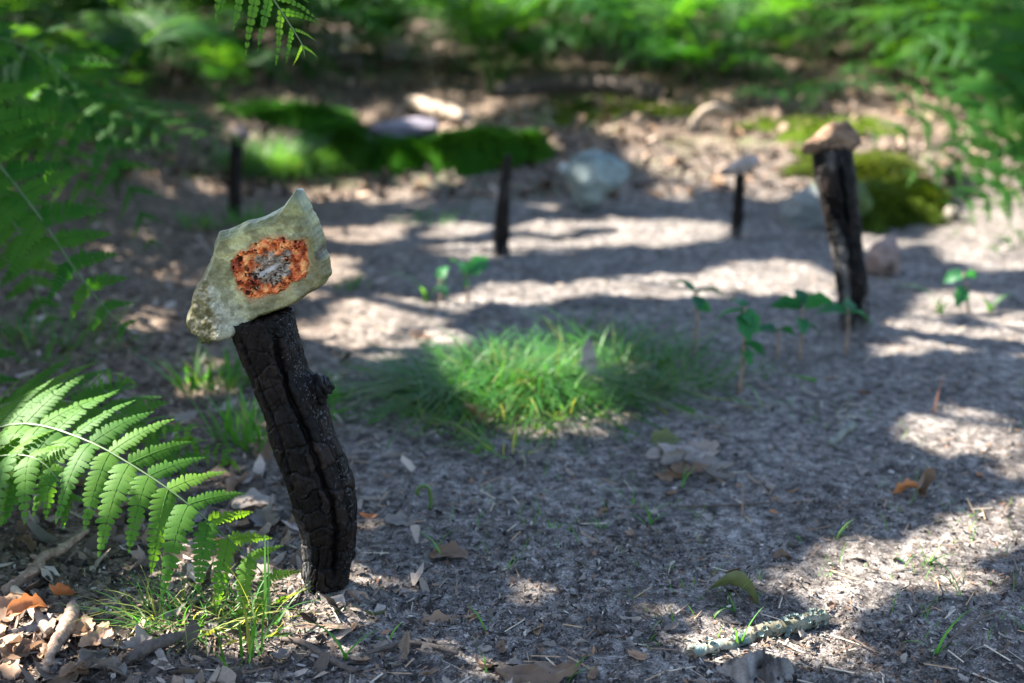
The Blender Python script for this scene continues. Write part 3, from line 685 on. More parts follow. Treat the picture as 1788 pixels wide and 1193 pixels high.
tuft('large mound of fine green grass in the middle of the clearing', [(880, 690, 0.10, 4), (800, 690, 0.08, 2), (960, 680, 0.09, 3), (1060, 650, 0.10, 1.4), (1150, 640, 0.10, 0.6), (740, 690, 0.06, 0.8)], 2000, 0.06, 0.18, 0.0026, 1.3, 0.95, 3, 0.08, mound=0.018)
tuft('sparse outlying grass at the front edge of the grass mound', [(880, 740, 0.10, 3), (780, 745, 0.08, 2), (990, 730, 0.08, 2), (890, 790, 0.05, 1)], 240, 0.05, 0.13, 0.0015, 0.8, 0.7, 4, 0.2)
tuft('loose grass trailing off right of the grass mound', [(1090, 690, 0.08, 2), (1200, 670, 0.07, 1.4), (1010, 600, 0.07, 1)], 330, 0.05, 0.15, 0.0020, 0.9, 0.8, 5, 0.15)
tuft('bright broad-bladed grass tuft directly left of the front stake', [(430, 785, 0.035, 2), (455, 790, 0.03, 1), (400, 770, 0.03, 0.7)], 70, 0.06, 0.13, 0.0042, 0.35, 0.35, 6, 0.05)
tuft('bright grass tuft under the low end of the flint', [(365, 685, 0.04, 2), (400, 680, 0.04, 2), (330, 675, 0.03, 1)], 80, 0.06, 0.12, 0.0042, 0.45, 0.4, 7, 0.08)
tuft('thin grass just right of the front stake knot', [(590, 710, 0.03, 1), (600, 740, 0.02, 0.6)], 22, 0.05, 0.10, 0.003, 0.3, 0.3, 8, 0.05)
tuft('small yellow-green sprout on the sand right of the flint', [(612, 505, 0.04, 1)], 22, 0.03, 0.06, 0.004, 0.5, 0.3, 9, 0.0)
tuft('half dry grass clump under the fern tip at lower left', [(330, 1095, 0.05, 2), (280, 1085, 0.035, 1.2), (385, 1085, 0.04, 1.2), (440, 1110, 0.03, 0.7)], 230, 0.03, 0.10, 0.0016, 0.8, 0.7, 10, 0.45)
tuft('tall grass stems crossing in front of the fern tip', [(440, 1150, 0.012, 1), (415, 1170, 0.014, 1), (455, 1100, 0.014, 1)], 16, 0.07, 0.14, 0.0030, 0.35, 0.35, 12, 0.05)
tuft('green grass patch at the foot of the left background stake', [(450, 395, 0.09, 1), (350, 400, 0.05, 0.4)], 160, 0.04, 0.10, 0.004, 0.5, 0.5, 13, 0.05)
tuft('dim grass below the large left fern', [(130, 600, 0.12, 1), (60, 620, 0.1, 1)], 160, 0.05, 0.12, 0.003, 0.6, 0.6, 14, 0.1)
tuft('soft pale green grass cushion beside the moss bank', [(490, 298, 0.11, 3), (450, 298, 0.09, 2), (530, 295, 0.08, 1.5)], 2200, 0.08, 0.19, 0.0022, 0.8, 0.8, 15, 0.03)
tuft('faint grass at the foot of the slim pointed stake', [(780, 385, 0.12, 1), (740, 390, 0.08, 1)], 70, 0.03, 0.06, 0.003, 0.6, 0.5, 16, 0.05)

# individual sprouts
sprouts = [(775, 975, 0.042, 3, 'grass sprout with one tall blade on the sand right of the stake'), (885, 1000, 0.03, 3, 'small grass sprout right of the tallest sprout'),
 (850, 1098, 0.028, 2, 'arched green sprout on grey sand at bottom centre'), (680, 1120, 0.022, 2, 'short thin sprout in front of the stake foot'), (850, 1180, 0.045, 2, 'arched grass blade at the bottom edge left of centre'),
 (985, 1192, 0.03, 2, 'pale green blade at the bottom edge near the centre'), (1228, 920, 0.038, 3, 'two-bladed sprout in front of the dead leaf heap'), (1130, 915, 0.04, 4, 'bent grass sprout left of the two-bladed sprout'),
 (1100, 880, 0.035, 3, 'thin grass sprout in front of the leaf heap left edge'), (1290, 1130, 0.040, 3, 'bright green shoot growing over the lichened stick'), (1287, 1070, 0.02, 2, 'tiny shoot below the curled olive leaf'),
 (1278, 1058, 0.034, 2, 'thin blade standing before the curled olive leaf'), (1555, 925, 0.026, 1, 'single bent blade at the edge of the sunlit sand'), (1460, 945, 0.030, 3, 'short sprout in shade left of the sunlit sand'),
 (1620, 985, 0.03, 4, 'grass sprout in the sunlit sand at right'), (1580, 990, 0.02, 3, 'tiny sprout left within the sunlit sand'), (1675, 1045, 0.062, 2, 'long slanting grass blade with a side leaf at lower right'),
 (1632, 1145, 0.052, 4, 'branching green grass plant at lower right'), (1460, 995, 0.018, 1, 'minute blade right of the small brown leaf'), (1135, 1115, 0.02, 2, 'curved sprout left of the lichened stick'),
 (1335, 720, 0.05, 3, 'grass sprout right of the tall seedling'), (1190, 850, 0.03, 3, 'sprout at the left edge of the dead leaf heap'), (1640, 545, 0.08, 5, 'bright leafy sprout right of the right stake'),
 (1730, 545, 0.05, 4, 'small green plant at the right edge behind the sunlit strip'), (745, 525, 0.08, 3, 'upright blades behind the grass mound at left'), (1320, 1180, 0.03, 2, 'thin blade growing from the crumbled stump'),
 (600, 1150, 0.05, 3, 'low grass blades crossing the dark twig'), (560, 1110, 0.05, 2, 'long thin blades in front of the stake'), (1690, 905, 0.02, 3, 'tiny green tuft at right on shaded sand'), (1240, 1085, 0.02, 2, 'little shoot above the lichened stick'),
 (1400, 945, 0.016, 3, 'pale round-leaved shoot on shaded sand'), (960, 930, 0.018, 3, 'faint sprout in the shaded sand at centre'), (1050, 925, 0.02, 3, 'faint narrow sprout near the centre right')]
for k, (u, v, L, nb, lab) in enumerate(sprouts):
    r = np.random.default_rng(200 + k); org = G(u, v); root = empty('grass_sprout', org)
    tag(root, lab, 'sprout', 'single grass sprouts on the sand')
    L *= 1.55
    for j in range(nb):
        az = r.random() * 6.283 if j else (0.3 if k % 2 else 2.8); tl = 0.25 + 0.55 * r.random() * (j > 0)
        V, F, c = blades(np.array([[0.002 * r.normal(), 0.002 * r.normal(), -0.003]]), np.array([[math.cos(az) * tl, math.sin(az) * tl * 0.6, 1]]), np.array([L * (1.0 if j == 0 else 0.4 + 0.5 * r.random())]), np.array([0.0024 + 0.0012 * r.random()]) * (2.2 if v < 600 else 1), np.array([0.2 + 0.8 * r.random()]), 7, np.ones((1, 3)) * (0.9 + 0.5 * r.random()), r)
        new_obj('blade', mesh('blade', V, F, True, c), root, M['grass'])
# carpet of the thinnest green sprouts
r = np.random.default_rng(77); n = 420
n = 800; y = 1.28 + 1.1 * r.random(n); x = -0.2 + 0.85 * r.random(n) + 0.25 * (y - 1.3)
kk = fbm2(x * 6, y * 6, 2, 90) > 0.02; x, y = x[kk], y[kk]; n = len(x)
V, F, c = blades(np.stack([x, y, terr(x, y)], -1), np.stack([r.normal(size=n) * 0.4, r.normal(size=n) * 0.4, np.ones(n)], -1), 0.009 + 0.028 * r.random(n) ** 2, np.full(n, 0.0014), 0.6 * r.random(n), 3, np.ones((n, 3)), r)
o = new_obj('seedling_grass', mesh('seedling_grass', V, F, True, c), None, M['grass']); setting(o, 'stuff', 'scattered hair-thin green shoots pushing through the sand')

# moss cushions
def moss(label, u, v, rx, ry, h, seed, tint=(1, 1, 1), fib=5200, ragged=0.3):
    r = np.random.default_rng(seed); org = G(u, v); org[1] += ry * 0.8; org[2] = float(terr(org[0], org[1])) - 0.02
    nr, ns = 26, 64; V = [[0, 0, h * (1 + 0.2 * vn2(seed, 1.5, 3))]]; 
    q = np.linspace(0, 1, nr + 1)[1:]; ph = np.linspace(0, 2 * np.pi, ns, endpoint=False)
    Q, PHI = np.meshgrid(q, ph, indexing='ij')
    ed = 1 + ragged * fbm2(np.cos(PHI) * 2.2 + seed, np.sin(PHI) * 2.2, 4, seed)
    xx = rx * Q * ed * np.cos(PHI); yy_ = ry * Q * ed * np.sin(PHI)
    zt = terr(org[0] + xx, org[1] + yy_) - org[2]
    z = np.maximum(h * (1 - Q ** 2.6), 0) * (1 + 0.6 * fbm2((xx + seed) * 10, yy_ * 10, 3, seed)) + zt * Q - 0.02 * (Q > 0.98)
    V = np.vstack([V, np.stack([xx, yy_, z], -1).reshape(-1, 3)])
    F = [[0, 1 + k, 1 + (k + 1) % ns] for k in range(ns)] + (grid_faces(nr, ns, True) + 1).tolist()
    root = empty('moss_cushion', org); tag(root, label, 'moss', 'moss cushions on the bank')
    new_obj('cushion', mesh('cushion', V, F, True, np.tile(tint, (len(V), 1))), root, M['mossfib'])
    idx = r.integers(1, len(V), fib); b_ = V[idx] + r.normal(size=(fib, 3)) * np.array([0.006, 0.006, 0.002])
    d = unit(np.stack([b_[:, 0] / rx, b_[:, 1] / ry, 0.8 + 0 * b_[:, 0]], -1) + 0.5 * r.normal(size=(fib, 3)))
    Vb, Fb, cb = blades(b_, d, 0.012 + 0.016 * r.random(fib), np.full(fib, 0.004), np.full(fib, 0.3), 2, np.array(tint) * (0.5 + r.random(fib))[:, None], r)
    f = new_obj('moss_fibres', mesh('moss_fibres', Vb, Fb, True, cb), root, M['mossfib']); f['kind'] = 'stuff'
moss('deep green rounded moss cushion right behind the pointed stake top', 845, 300, 0.15, 0.16, 0.095, 1, (1.2, 1.05, 1), 6000, 0.5)
moss('broad dark green moss cushion left of the rounded one', 720, 300, 0.16, 0.15, 0.070, 2, (1.0, 0.95, 0.8), 6000, 0.6)
moss('moss hump joining the broad and the rounded cushion', 785, 296, 0.10, 0.13, 0.075, 8, (1.15, 1.05, 0.9), 3000, 0.6)
moss('small ragged moss cushion next to the whitish stone', 605, 305, 0.075, 0.10, 0.10, 3, (0.6, 0.6, 0.6), 3000, 0.8)
moss('moss strip climbing the bank left of the whitish stone', 590, 262, 0.12, 0.14, 0.06, 9, (1.1, 1.0, 0.9), 3000, 0.9)
moss('flat moss carpet along the bank top at left', 500, 222, 0.24, 0.16, 0.045, 4, (1.3, 1.1, 1.0), 5200, 0.7)
moss('olive moss patch on the dark bank right of centre', 1080, 205, 0.30, 0.25, 0.012, 5, (2.0, 0.8, 0.9), 3000, 0.9)
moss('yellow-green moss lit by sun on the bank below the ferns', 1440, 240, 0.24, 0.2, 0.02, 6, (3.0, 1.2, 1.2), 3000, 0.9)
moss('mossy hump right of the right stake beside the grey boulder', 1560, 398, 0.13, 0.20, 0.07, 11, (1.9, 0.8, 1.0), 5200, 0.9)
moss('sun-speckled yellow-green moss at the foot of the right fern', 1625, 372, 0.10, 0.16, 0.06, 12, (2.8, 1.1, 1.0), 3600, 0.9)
moss('dark olive moss behind the grey boulder', 1500, 330, 0.18, 0.18, 0.05, 13, (1.5, 0.6, 0.8), 3000, 0.8)
moss('low moss at the right end of the moss bank', 925, 285, 0.07, 0.1, 0.06, 7, (0.8, 0.8, 0.7), 1500)

# ------------------------------------------------------------------ ferns
def leaflet(detail):
    if detail == 2:
        t = np.array([0, 0.14, 0.22, 0.36, 0.45, 0.58, 0.67, 0.79, 0.87, 0.95, 1.0])
        hw = np.array([0.98, 1.08, 0.86, 1.04, 0.80, 0.95, 0.70, 0.78, 0.5, 0.4, 0.05])
        cup = 0.035
    elif detail == 1:
        t = np.array([0, 0.35, 0.75, 1.0]); hw = np.array([0.9, 1.0, 0.7, 0.05]); cup = 0.04
    else:
        t = np.array([0, 0.45, 1.0]); hw = np.array([0.6, 0.95, 0.05]); cup = 0.05
    n = len(t)
    A = np.stack([t, hw, -cup + 0 * t], -1); B = np.stack([t, 0 * t, 0.0 * t], -1); Cc = np.stack([t, -hw, -cup + 0 * t], -1)
    V = np.vstack([A, B, Cc]); k = np.arange(n - 1)
    F = np.vstack([np.stack([k, k + n, k + n + 1, k + 1], -1), np.stack([k + n, k + 2 * n, k + 2 * n + 1, k + n + 1], -1)])
    if detail == 0:
        V = np.vstack([A, Cc]); F = np.stack([k, k + n, k + n + 1, k + 1], -1)
    return V, F
def pinna_geo(base, d, nrm, L, detail, droop, wfac, m, r, fold=0.0):
    """one feathery side leaf: returns list of (V,F)"""
    TV, TF = leaflet(detail)
    k = 6; tau = np.linspace(0, 1, k + 1)
    path = base + d * (L * tau)[:, None] + np.array([0, 0, -1.0]) * (droop * L * tau ** 1.8)[:, None] + nrm * (0.04 * L * np.sin(tau * 3))[:, None]
    parts = [tube(path, np.linspace(0.011, 0.003, k + 1) * L * 0.7, 3, rows=k + 2, cap=False)]
    fine = spline(path, 40); sl = np.r_[0, np.cumsum(np.linalg.norm(np.diff(fine, axis=0), axis=1))]; L = sl[-1]
    tk = np.linspace(0.03, 0.985, m) + 0.006 * r.normal(size=m); pp = np.stack([np.interp(tk, sl / L, fine[:, j]) for j in range(3)], -1)
    gr = np.gradient(fine, axis=0); tg = unit(np.stack([np.interp(tk, sl / L, gr[:, j]) for j in range(3)], -1))
    nn = unit(nrm - tg * (tg @ nrm)[:, None]); sd = np.cross(tg, nn)
    wl = wfac * L * (np.minimum(1, 0.72 + tk * 1.4) * (1 - tk) ** 0.75 + 0.05)
    hwid = 0.55 * L / m * (0.85 + 0.15 * (1 - tk))
    Vs = []; Fs = []; o = 0
    for s in (-1, 1):
        e = unit(sd * s + tg * 0.32 + nn * (0.05 - fold)); ax = unit(tg - e * (tg * e).sum(1)[:, None]); nz = np.cross(e, ax) * s
        jl = 1 + 0.12 * r.normal(size=m)
        V = pp[:, None] + (wl * jl)[:, None, None] * TV[None, :, :1] * e[:, None] + hwid[:, None, None] * TV[None, :, 1:2] * ax[:, None] + (wl * 0.6)[:, None, None] * TV[None, :, 2:3] * nn[:, None] - (wl * 0.18)[:, None, None] * (TV[None, :, :1] ** 2) * nn[:, None]
        Fq = np.arange(m)[:, None, None] * len(TV) + TF[None]
        Vs.append(V.reshape(-1, 3)); Fs.append(Fq.reshape(-1, 4) + o); o += m * len(TV)
    parts.append((np.vstack(Vs), np.vstack(Fs)))
    return parts
def frond_geo(path, nrm, npair, Lmax, detail, droop=0.15, t0=0.25, m=12, wfac=0.15, r0=0.0025, seed=0, prof=None, ang=(12, 40), sides=(-1, 1)):
    r = np.random.default_rng(seed)
    path = spline(path, 40); seg = np.r_[0, np.cumsum(np.linalg.norm(np.diff(path, axis=0), axis=1))]; tt = seg / seg[-1]
    Tn = unit(np.gradient(path, axis=0))
    stem = tube(path[::2], np.linspace(1, 0.18, 20) * r0, 5, rows=40)
    pin = []
    for i in range(npair):
        s = (i + 0.3) / npair; t = t0 + (1 - t0) * s
        b_ = np.array([np.interp(t, tt, path[:, j]) for j in range(3)]); T = unit(np.array([np.interp(t, tt, Tn[:, j]) for j in range(3)]))
        N = np.asarray(nrm(t) if callable(nrm) else nrm, float); N = unit(N - T * (N @ T)); S = np.cross(T, N)
        L = Lmax * (prof(s) if prof else (min(1.0, 0.62 + 2.2 * s) * (1 - s) ** 0.72 + 0.03))
        a = math.radians(ang[0] + (ang[1] - ang[0]) * s)
        for sg in sides:
            aa = a + 0.10 * r.normal()
            d = unit(S * sg * math.cos(aa) + T * math.sin(aa) + N * (0.06 * r.normal() + 0.05))
            mm = max(4, int(round(m * (0.45 + 0.55 * L / Lmax))))
            N2 = unit(N + 0.22 * S * r.normal() + 0.22 * T * r.normal()); N2 = unit(N2 - d * (N2 @ d))
            pin.append(pinna_geo(b_, d, N2, L * (1 + 0.06 * r.normal()), detail, (droop[0 if sg < 0 else 1] if isinstance(droop, tuple) else droop) * (0.7 + 0.6 * r.random()), wfac, mm, r))
    return stem, pin
def frond_obj(root, path, nrm, npair, Lmax, detail, split=True, mat='fern', **kw):
    org = np.array(root.location); path = np.asarray(path, float) - org
    stem, pin = frond_geo(path, nrm, npair, Lmax, detail, **kw)
    if split:
        fo = new_obj('frond', mesh('frond', *stem), root, M['stem'])
        for p in pin:
            new_obj('leaflet', mesh('leaflet', *join(p)), fo, M[mat])
    else:
        V, F = join([stem] + [q for p in pin for q in p]); fo = new_obj('frond', mesh('frond', V, F), root, M[mat])
    return fo
# near fern, lower left
fb = P(-170, 1010, 1.72); fb[2] = float(terr(fb[0], fb[1]))
f_near = empty('fern', fb); tag(f_near, 'sunlit fern arching in from the left edge towards the front stake', 'fern')
pth = [fb, P(-120, 800, 1.66), P(20, 742, 1.58), P(140, 765, 1.51), P(255, 828, 1.46), P(340, 890, 1.43), P(420, 962, 1.42), P(470, 1015, 1.41), P(503, 1075, 1.41)]
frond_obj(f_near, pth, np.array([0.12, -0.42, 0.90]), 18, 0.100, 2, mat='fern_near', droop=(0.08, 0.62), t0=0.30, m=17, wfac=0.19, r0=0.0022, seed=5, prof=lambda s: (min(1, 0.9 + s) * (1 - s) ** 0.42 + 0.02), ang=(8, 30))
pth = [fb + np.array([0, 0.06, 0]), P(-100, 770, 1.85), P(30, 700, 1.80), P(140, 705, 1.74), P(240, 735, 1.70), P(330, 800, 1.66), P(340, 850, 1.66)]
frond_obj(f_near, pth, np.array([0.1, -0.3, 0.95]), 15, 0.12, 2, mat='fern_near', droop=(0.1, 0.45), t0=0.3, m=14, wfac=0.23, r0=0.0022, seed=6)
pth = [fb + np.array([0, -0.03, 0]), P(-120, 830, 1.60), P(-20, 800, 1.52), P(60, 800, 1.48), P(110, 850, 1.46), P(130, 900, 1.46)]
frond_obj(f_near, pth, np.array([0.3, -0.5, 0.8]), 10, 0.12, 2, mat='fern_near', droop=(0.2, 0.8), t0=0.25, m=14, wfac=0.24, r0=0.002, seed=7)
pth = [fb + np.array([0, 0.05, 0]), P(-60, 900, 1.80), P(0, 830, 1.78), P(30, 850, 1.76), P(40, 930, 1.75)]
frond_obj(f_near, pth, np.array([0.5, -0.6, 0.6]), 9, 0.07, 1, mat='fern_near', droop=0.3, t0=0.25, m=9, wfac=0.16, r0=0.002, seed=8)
# thin half-opened fronds reaching right, and the young shoot
def thin_frond(label, pts, seed, L=0.022):
    b0 = np.array(pts[0]); root = empty('fern_shoot', np.array([b0[0], b0[1], b0[2]]))
    tag(root, label, 'fern')
    frond_obj(root, pts, np.array([0.1, -0.7, 0.7]), 11, L, 1, split=True, mat='fern_near', droop=0.55, t0=0.35, m=6, wfac=0.26, r0=0.0014, seed=seed, prof=lambda s: 0.55 + 0.45 * abs(math.sin(5.2 * s + seed)) * (1 - 0.5 * s), ang=(15, 20))
def gbase(u, v, Y):
    p = P(u, v, Y); p[2] = float(terr(p[0], p[1])); return p
thin_frond('upper thin unrolling frond reaching right over the sunlit fern', [gbase(150, 900, 1.74), P(150, 800, 1.73), P(190, 752, 1.70), P(260, 746, 1.68), P(310, 742, 1.67), P(336, 756, 1.66), P(326, 778, 1.66)], 3)
thin_frond('lower thin unrolling frond reaching right over the sunlit fern', [gbase(230, 900, 1.78), P(240, 815, 1.76), P(285, 787, 1.72), P(340, 784, 1.70), P(385, 782, 1.69), P(402, 798, 1.69), P(398, 816, 1.69)], 4)
thin_frond('young fern shoot with a curled tip standing above the sunlit fern', [gbase(70, 830, 1.84), P(110, 735, 1.80), P(150, 685, 1.78), P(178, 654, 1.77), P(205, 652, 1.77), P(221, 660, 1.76), P(217, 674, 1.76)], 5, 0.018)

# big left fern (second distance)
lb = np.array([-1.02, 2.02, 0.0]); lb[2] = float(terr(lb[0], lb[1]))
f_left = empty('fern', lb); tag(f_left, 'large dark green fern hanging down the left edge above the sunlit fern', 'fern')
kwl = dict(mat='fern', droop=0.12, m=17, wfac=0.25, r0=0.004)
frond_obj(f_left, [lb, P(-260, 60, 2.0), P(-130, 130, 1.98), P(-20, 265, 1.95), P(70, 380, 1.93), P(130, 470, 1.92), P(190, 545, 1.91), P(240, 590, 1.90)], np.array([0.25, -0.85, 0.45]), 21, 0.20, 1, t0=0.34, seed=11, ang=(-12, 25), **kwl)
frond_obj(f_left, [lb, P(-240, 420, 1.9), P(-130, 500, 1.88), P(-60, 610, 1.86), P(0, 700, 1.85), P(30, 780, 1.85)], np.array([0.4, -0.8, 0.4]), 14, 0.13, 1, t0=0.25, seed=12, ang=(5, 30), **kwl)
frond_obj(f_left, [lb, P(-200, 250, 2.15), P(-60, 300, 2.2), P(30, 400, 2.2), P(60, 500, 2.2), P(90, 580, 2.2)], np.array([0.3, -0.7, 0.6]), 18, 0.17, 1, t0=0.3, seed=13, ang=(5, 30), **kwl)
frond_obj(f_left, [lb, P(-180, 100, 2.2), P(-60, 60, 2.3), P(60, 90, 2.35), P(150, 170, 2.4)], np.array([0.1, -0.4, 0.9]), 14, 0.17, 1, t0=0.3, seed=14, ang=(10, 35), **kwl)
# overhanging fern whose tip dips into the top of the picture
tb = np.array([-0.98, 1.62, 0.0]); tb[2] = float(terr(tb[0], tb[1]))
f_top = empty('fern', tb); tag(f_top, 'tall fern whose feathery frond tip dips into the top edge', 'fern')
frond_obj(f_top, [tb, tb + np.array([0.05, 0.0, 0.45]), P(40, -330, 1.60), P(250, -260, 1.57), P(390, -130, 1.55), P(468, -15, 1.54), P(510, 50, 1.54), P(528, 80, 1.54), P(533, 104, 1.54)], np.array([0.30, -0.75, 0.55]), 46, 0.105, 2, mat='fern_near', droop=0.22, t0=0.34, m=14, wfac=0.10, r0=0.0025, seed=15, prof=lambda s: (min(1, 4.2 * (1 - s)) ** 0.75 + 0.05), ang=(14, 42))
# left mid-distance ferns
def px_fern(label, base, fronds, L, detail=1, nrm=(0.1, -0.5, 0.85), mat='fern', group=None, npair=14, **kw):
    b_ = np.array([base[0], base[1], float(terr(base[0], base[1]))]); root = empty('fern', b_); tag(root, label, 'fern', group)
    for k, f in enumerate(fronds):
        frond_obj(root, [b_] + [P(*q) for q in f], np.array(nrm), npair, L, detail, split=False, mat=mat, seed=len(label) * 7 + k, **{**dict(droop=0.15, t0=0.3, m=11, wfac=0.15, r0=0.003), **kw})
    return root
px_fern('shaded fern drooping right behind the large left fern', (-1.15, 2.75), [[(20, 100, 2.7), (110, 160, 2.65), (190, 260, 2.6), (250, 380, 2.6), (270, 450, 2.6)], [(-20, 180, 2.8), (60, 200, 2.8), (130, 300, 2.8), (170, 400, 2.8)]], 0.18)
px_fern('fern with a bright horizontal frond pointing at the left background stake', (-1.25, 3.35), [[(100, 150, 3.2), (200, 190, 3.1), (300, 228, 3.05), (380, 245, 3.0), (440, 255, 3.0)], [(120, 120, 3.4), (200, 150, 3.5), (270, 220, 3.5), (300, 300, 3.5)]], 0.17, nrm=(0, -0.25, 0.95))
px_fern('sunlit fern at right whose fronds reach left over the mossy hump', (1.85, 3.75), [
    [(1850, 40, 3.8), (1780, 90, 3.75), (1680, 130, 3.7), (1600, 155, 3.65), (1545, 172, 3.6)],
    [(1860, 110, 3.7), (1760, 160, 3.6), (1660, 200, 3.55), (1570, 228, 3.5), (1500, 248, 3.5)],
    [(1870, 200, 3.6), (1790, 235, 3.55), (1710, 270, 3.5), (1640, 292, 3.45), (1570, 312, 3.45)],
    [(1870, 140, 3.9), (1800, 170, 3.95), (1740, 230, 3.95), (1690, 320, 3.9)],
    [(1850, 60, 4.0), (1750, 60, 4.1), (1640, 90, 4.2), (1560, 130, 4.2)],
    [(1860, 60, 3.7), (1790, 110, 3.6), (1720, 180, 3.5), (1670, 260, 3.4), (1650, 330, 3.4)],
    [(1880, 230, 3.5), (1820, 280, 3.45), (1750, 330, 3.4), (1690, 350, 3.35), (1640, 362, 3.3)]], 0.24, nrm=(-0.15, -0.68, 0.72), npair=13, wfac=0.19, m=11)
px_fern('small yellow-green frond standing in sun on the bank', (0.95, 5.05), [[(1390, 160, 5.0), (1350, 158, 4.95), (1310, 160, 4.9), (1270, 170, 4.9)], [(1400, 150, 5.0), (1420, 165, 4.9), (1400, 195, 4.85)]], 0.11, nrm=(0, -0.3, 0.9), npair=11)
px_fern('short bright frond between the bank and the right fern', (1.45, 4.6), [[(1540, 140, 4.5), (1500, 145, 4.45), (1450, 152, 4.4), (1415, 162, 4.4)]], 0.12, nrm=(0, -0.3, 0.9), npair=11)
px_fern('low fern at the right edge below the sunlit fern', (1.75, 3.35), [[(1830, 330, 3.3), (1760, 350, 3.3), (1700, 380, 3.25), (1650, 420, 3.25)], [(1840, 400, 3.3), (1790, 400, 3.3), (1740, 430, 3.25), (1700, 470, 3.25)]], 0.10, npair=12)
# background ferns on the bank: shared frond meshes
VAR = []
for k in range(5):
    r = np.random.default_rng(90 + k); R_ = 0.60 + 0.25 * r.random(); H_ = 0.34 + 0.16 * r.random()
    pts = [(0, 0, 0), (0.10 * R_, 0, 0.55 * H_), (0.32 * R_, 0.02, 0.92 * H_), (0.62 * R_, 0.0, H_), (0.86 * R_, -0.02, 0.88 * H_), (1.05 * R_, 0, 0.66 * H_)]
    st_, pn_ = frond_geo(pts, np.array([-0.1, 0, 1.0]), 15, 0.22 + 0.05 * r.random(), 0, droop=0.18, t0=0.30, m=11, wfac=0.15, r0=0.004, seed=90 + k)
    me = mesh('frond', *join([st_] + [q for p in pn_ for q in p])); me.materials.append(M['fern']); VAR.append(me)
def bank_fern(x, y, sc, nf, label, group, r, tilt=0.0):
    root = empty('fern', (x, y, float(terr(x, y)) - 0.01)); tag(root, label, 'fern', group)
    a0 = r.random() * 6.283
    for k in range(nf):
        o = new_obj('frond', VAR[r.integers(0, 5)], root); s = sc * (0.75 + 0.5 * r.random())
        o.rotation_euler = (0.15 * r.normal(), 0.16 * r.normal() + tilt, a0 + 6.283 * k / nf + 0.35 * r.normal()); o.scale = (s, s, s)
r = np.random.default_rng(55)
clusters = [('fern in the shaded thicket at the upper left', -2.5, -1.1, 4.2, 6.8, 34, 0.75), ('fern in the dark row along the top of the bank at centre', -1.3, 0.5, 5.2, 7.2, 34, 0.75),
            ('fern in the sunlit thicket at the upper right', 0.5, 2.9, 5.7, 7.8, 44, 0.75), ('fern in the thicket at the right edge behind the mossy hump', 1.7, 2.7, 4.3, 5.8, 14, 0.75)]
clusters.append(('small fern on the sunlit bank above the short background stake', 0.55, 1.9, 5.1, 6.1, 12, 0.5))
for lab, x0, x1, y0, y1, n, sc in clusters:
    for k in range(n):
        x = x0 + (x1 - x0) * r.random(); y = y0 + (y1 - y0) * r.random()
        bank_fern(x, y, sc * (0.8 + 0.4 * r.random()), 5 + int(r.random() * 3), lab, lab.replace('fern in', 'ferns in').replace('fern on', 'ferns on'), r)
for x, y, sc, nf, lab in [(-1.28, 2.55, 0.62, 8, 'dense dark fern at the left edge behind the large left fern'), (-1.22, 3.1, 0.62, 8, 'dark fern filling the gap left of the left background stake'), (-1.05, 3.75, 0.5, 7, 'dark low fern behind the left background stake'), (-1.55, 3.6, 0.7, 8, 'tall dark fern at the left edge halfway up the bank')]:
    bank_fern(x, y, sc, nf, lab, None, r)
for u, v, sc, nf, lab in [(390, 185, 0.55, 7, 'compact bright green fern on the bank above the moss carpet'), (250, 200, 0.6, 5, 'dim fern left of the compact bright fern'), (880, 150, 0.6, 5, 'fern spreading low over the dark hollow at top centre'), (640, 135, 0.6, 5, 'fern behind the sunlit broken log'), (1160, 130, 0.55, 5, 'fern in front of the sunlit leaf patch'), (1640, 190, 0.5, 5, 'fern tucked behind the right fern above the mossy hump'), (1560, 130, 0.6, 6, 'fern on the bank behind the right stake')]:
    g = G(u, v); bank_fern(g[0], g[1], sc, nf, lab, None, r)

# ------------------------------------------------------------------ wood on the ground
def stick(name, pts, rad, label, mat, n=10, bumpy=0.35, bs=70, rows=60, cat='branch', seed=1, col=None):
    V, F = tube(pts, rad, n, seed, bumpy, bs, rows); org = np.array(pts[0])
    o = new_obj(name, mesh(name, V - org, F, True, col(V) if col else None), None, M[mat]); o.location = org
    return tag(o, label, cat)
def gp(u, v, h=0.0): return G(u, v) + np.array([0, 0, h])
st_b = stick('branch', [gp(10, 1050, 0.012), gp(40, 1035, 0.016), gp(66, 1018, 0.018), gp(76, 1002, 0.02), gp(105, 990, 0.02), gp(130, 975, 0.022), gp(155, 962, 0.026)], [0.0065, 0.0055, 0.0065, 0.005, 0.0058, 0.0045, 0.0035], 'crooked brown branch among dead leaves at the left edge', 'twig', 12, 0.5, 110, 90, seed=2)
for (u, v, du, dv) in [(66, 1020, 0, -14), (114, 985, 6, -18), (70, 1004, -8, -4), (46, 1034, 4, 30)]:
    a = gp(u, v, 0.018) - np.array(st_b.location); b_ = gp(u + du, v + dv, 0.026) - np.array(st_b.location); b_[1] = a[1] - 0.004
    V, F = tube([a, (a + b_) / 2 + 0.001, b_], [0.0035, 0.003, 0.0016], 7, 3, 0.3, 200, 10)
    new_obj('knot', mesh('knot', V, F), st_b, M['twig'])
stick('broken_stick', [gp(24, 1045, 0.012), gp(45, 1066, 0.012), gp(68, 1092, 0.010), gp(88, 1112, 0.006)], [0.0048, 0.0058, 0.006, 0.0045], 'pale bare stick in the sun at the left edge', 'pale_wood', 12, 0.12, 60, 30, seed=3)
stick('twig', [gp(490, 1123, 0.004), gp(530, 1135, 0.008), gp(575, 1160, 0.006), gp(640, 1190, 0.004)], [0.0030, 0.0032, 0.0034, 0.0030], 'dark twig lying in front of the front stake', 'soil_twig', 8, 0.3, 120, 40, seed=4)
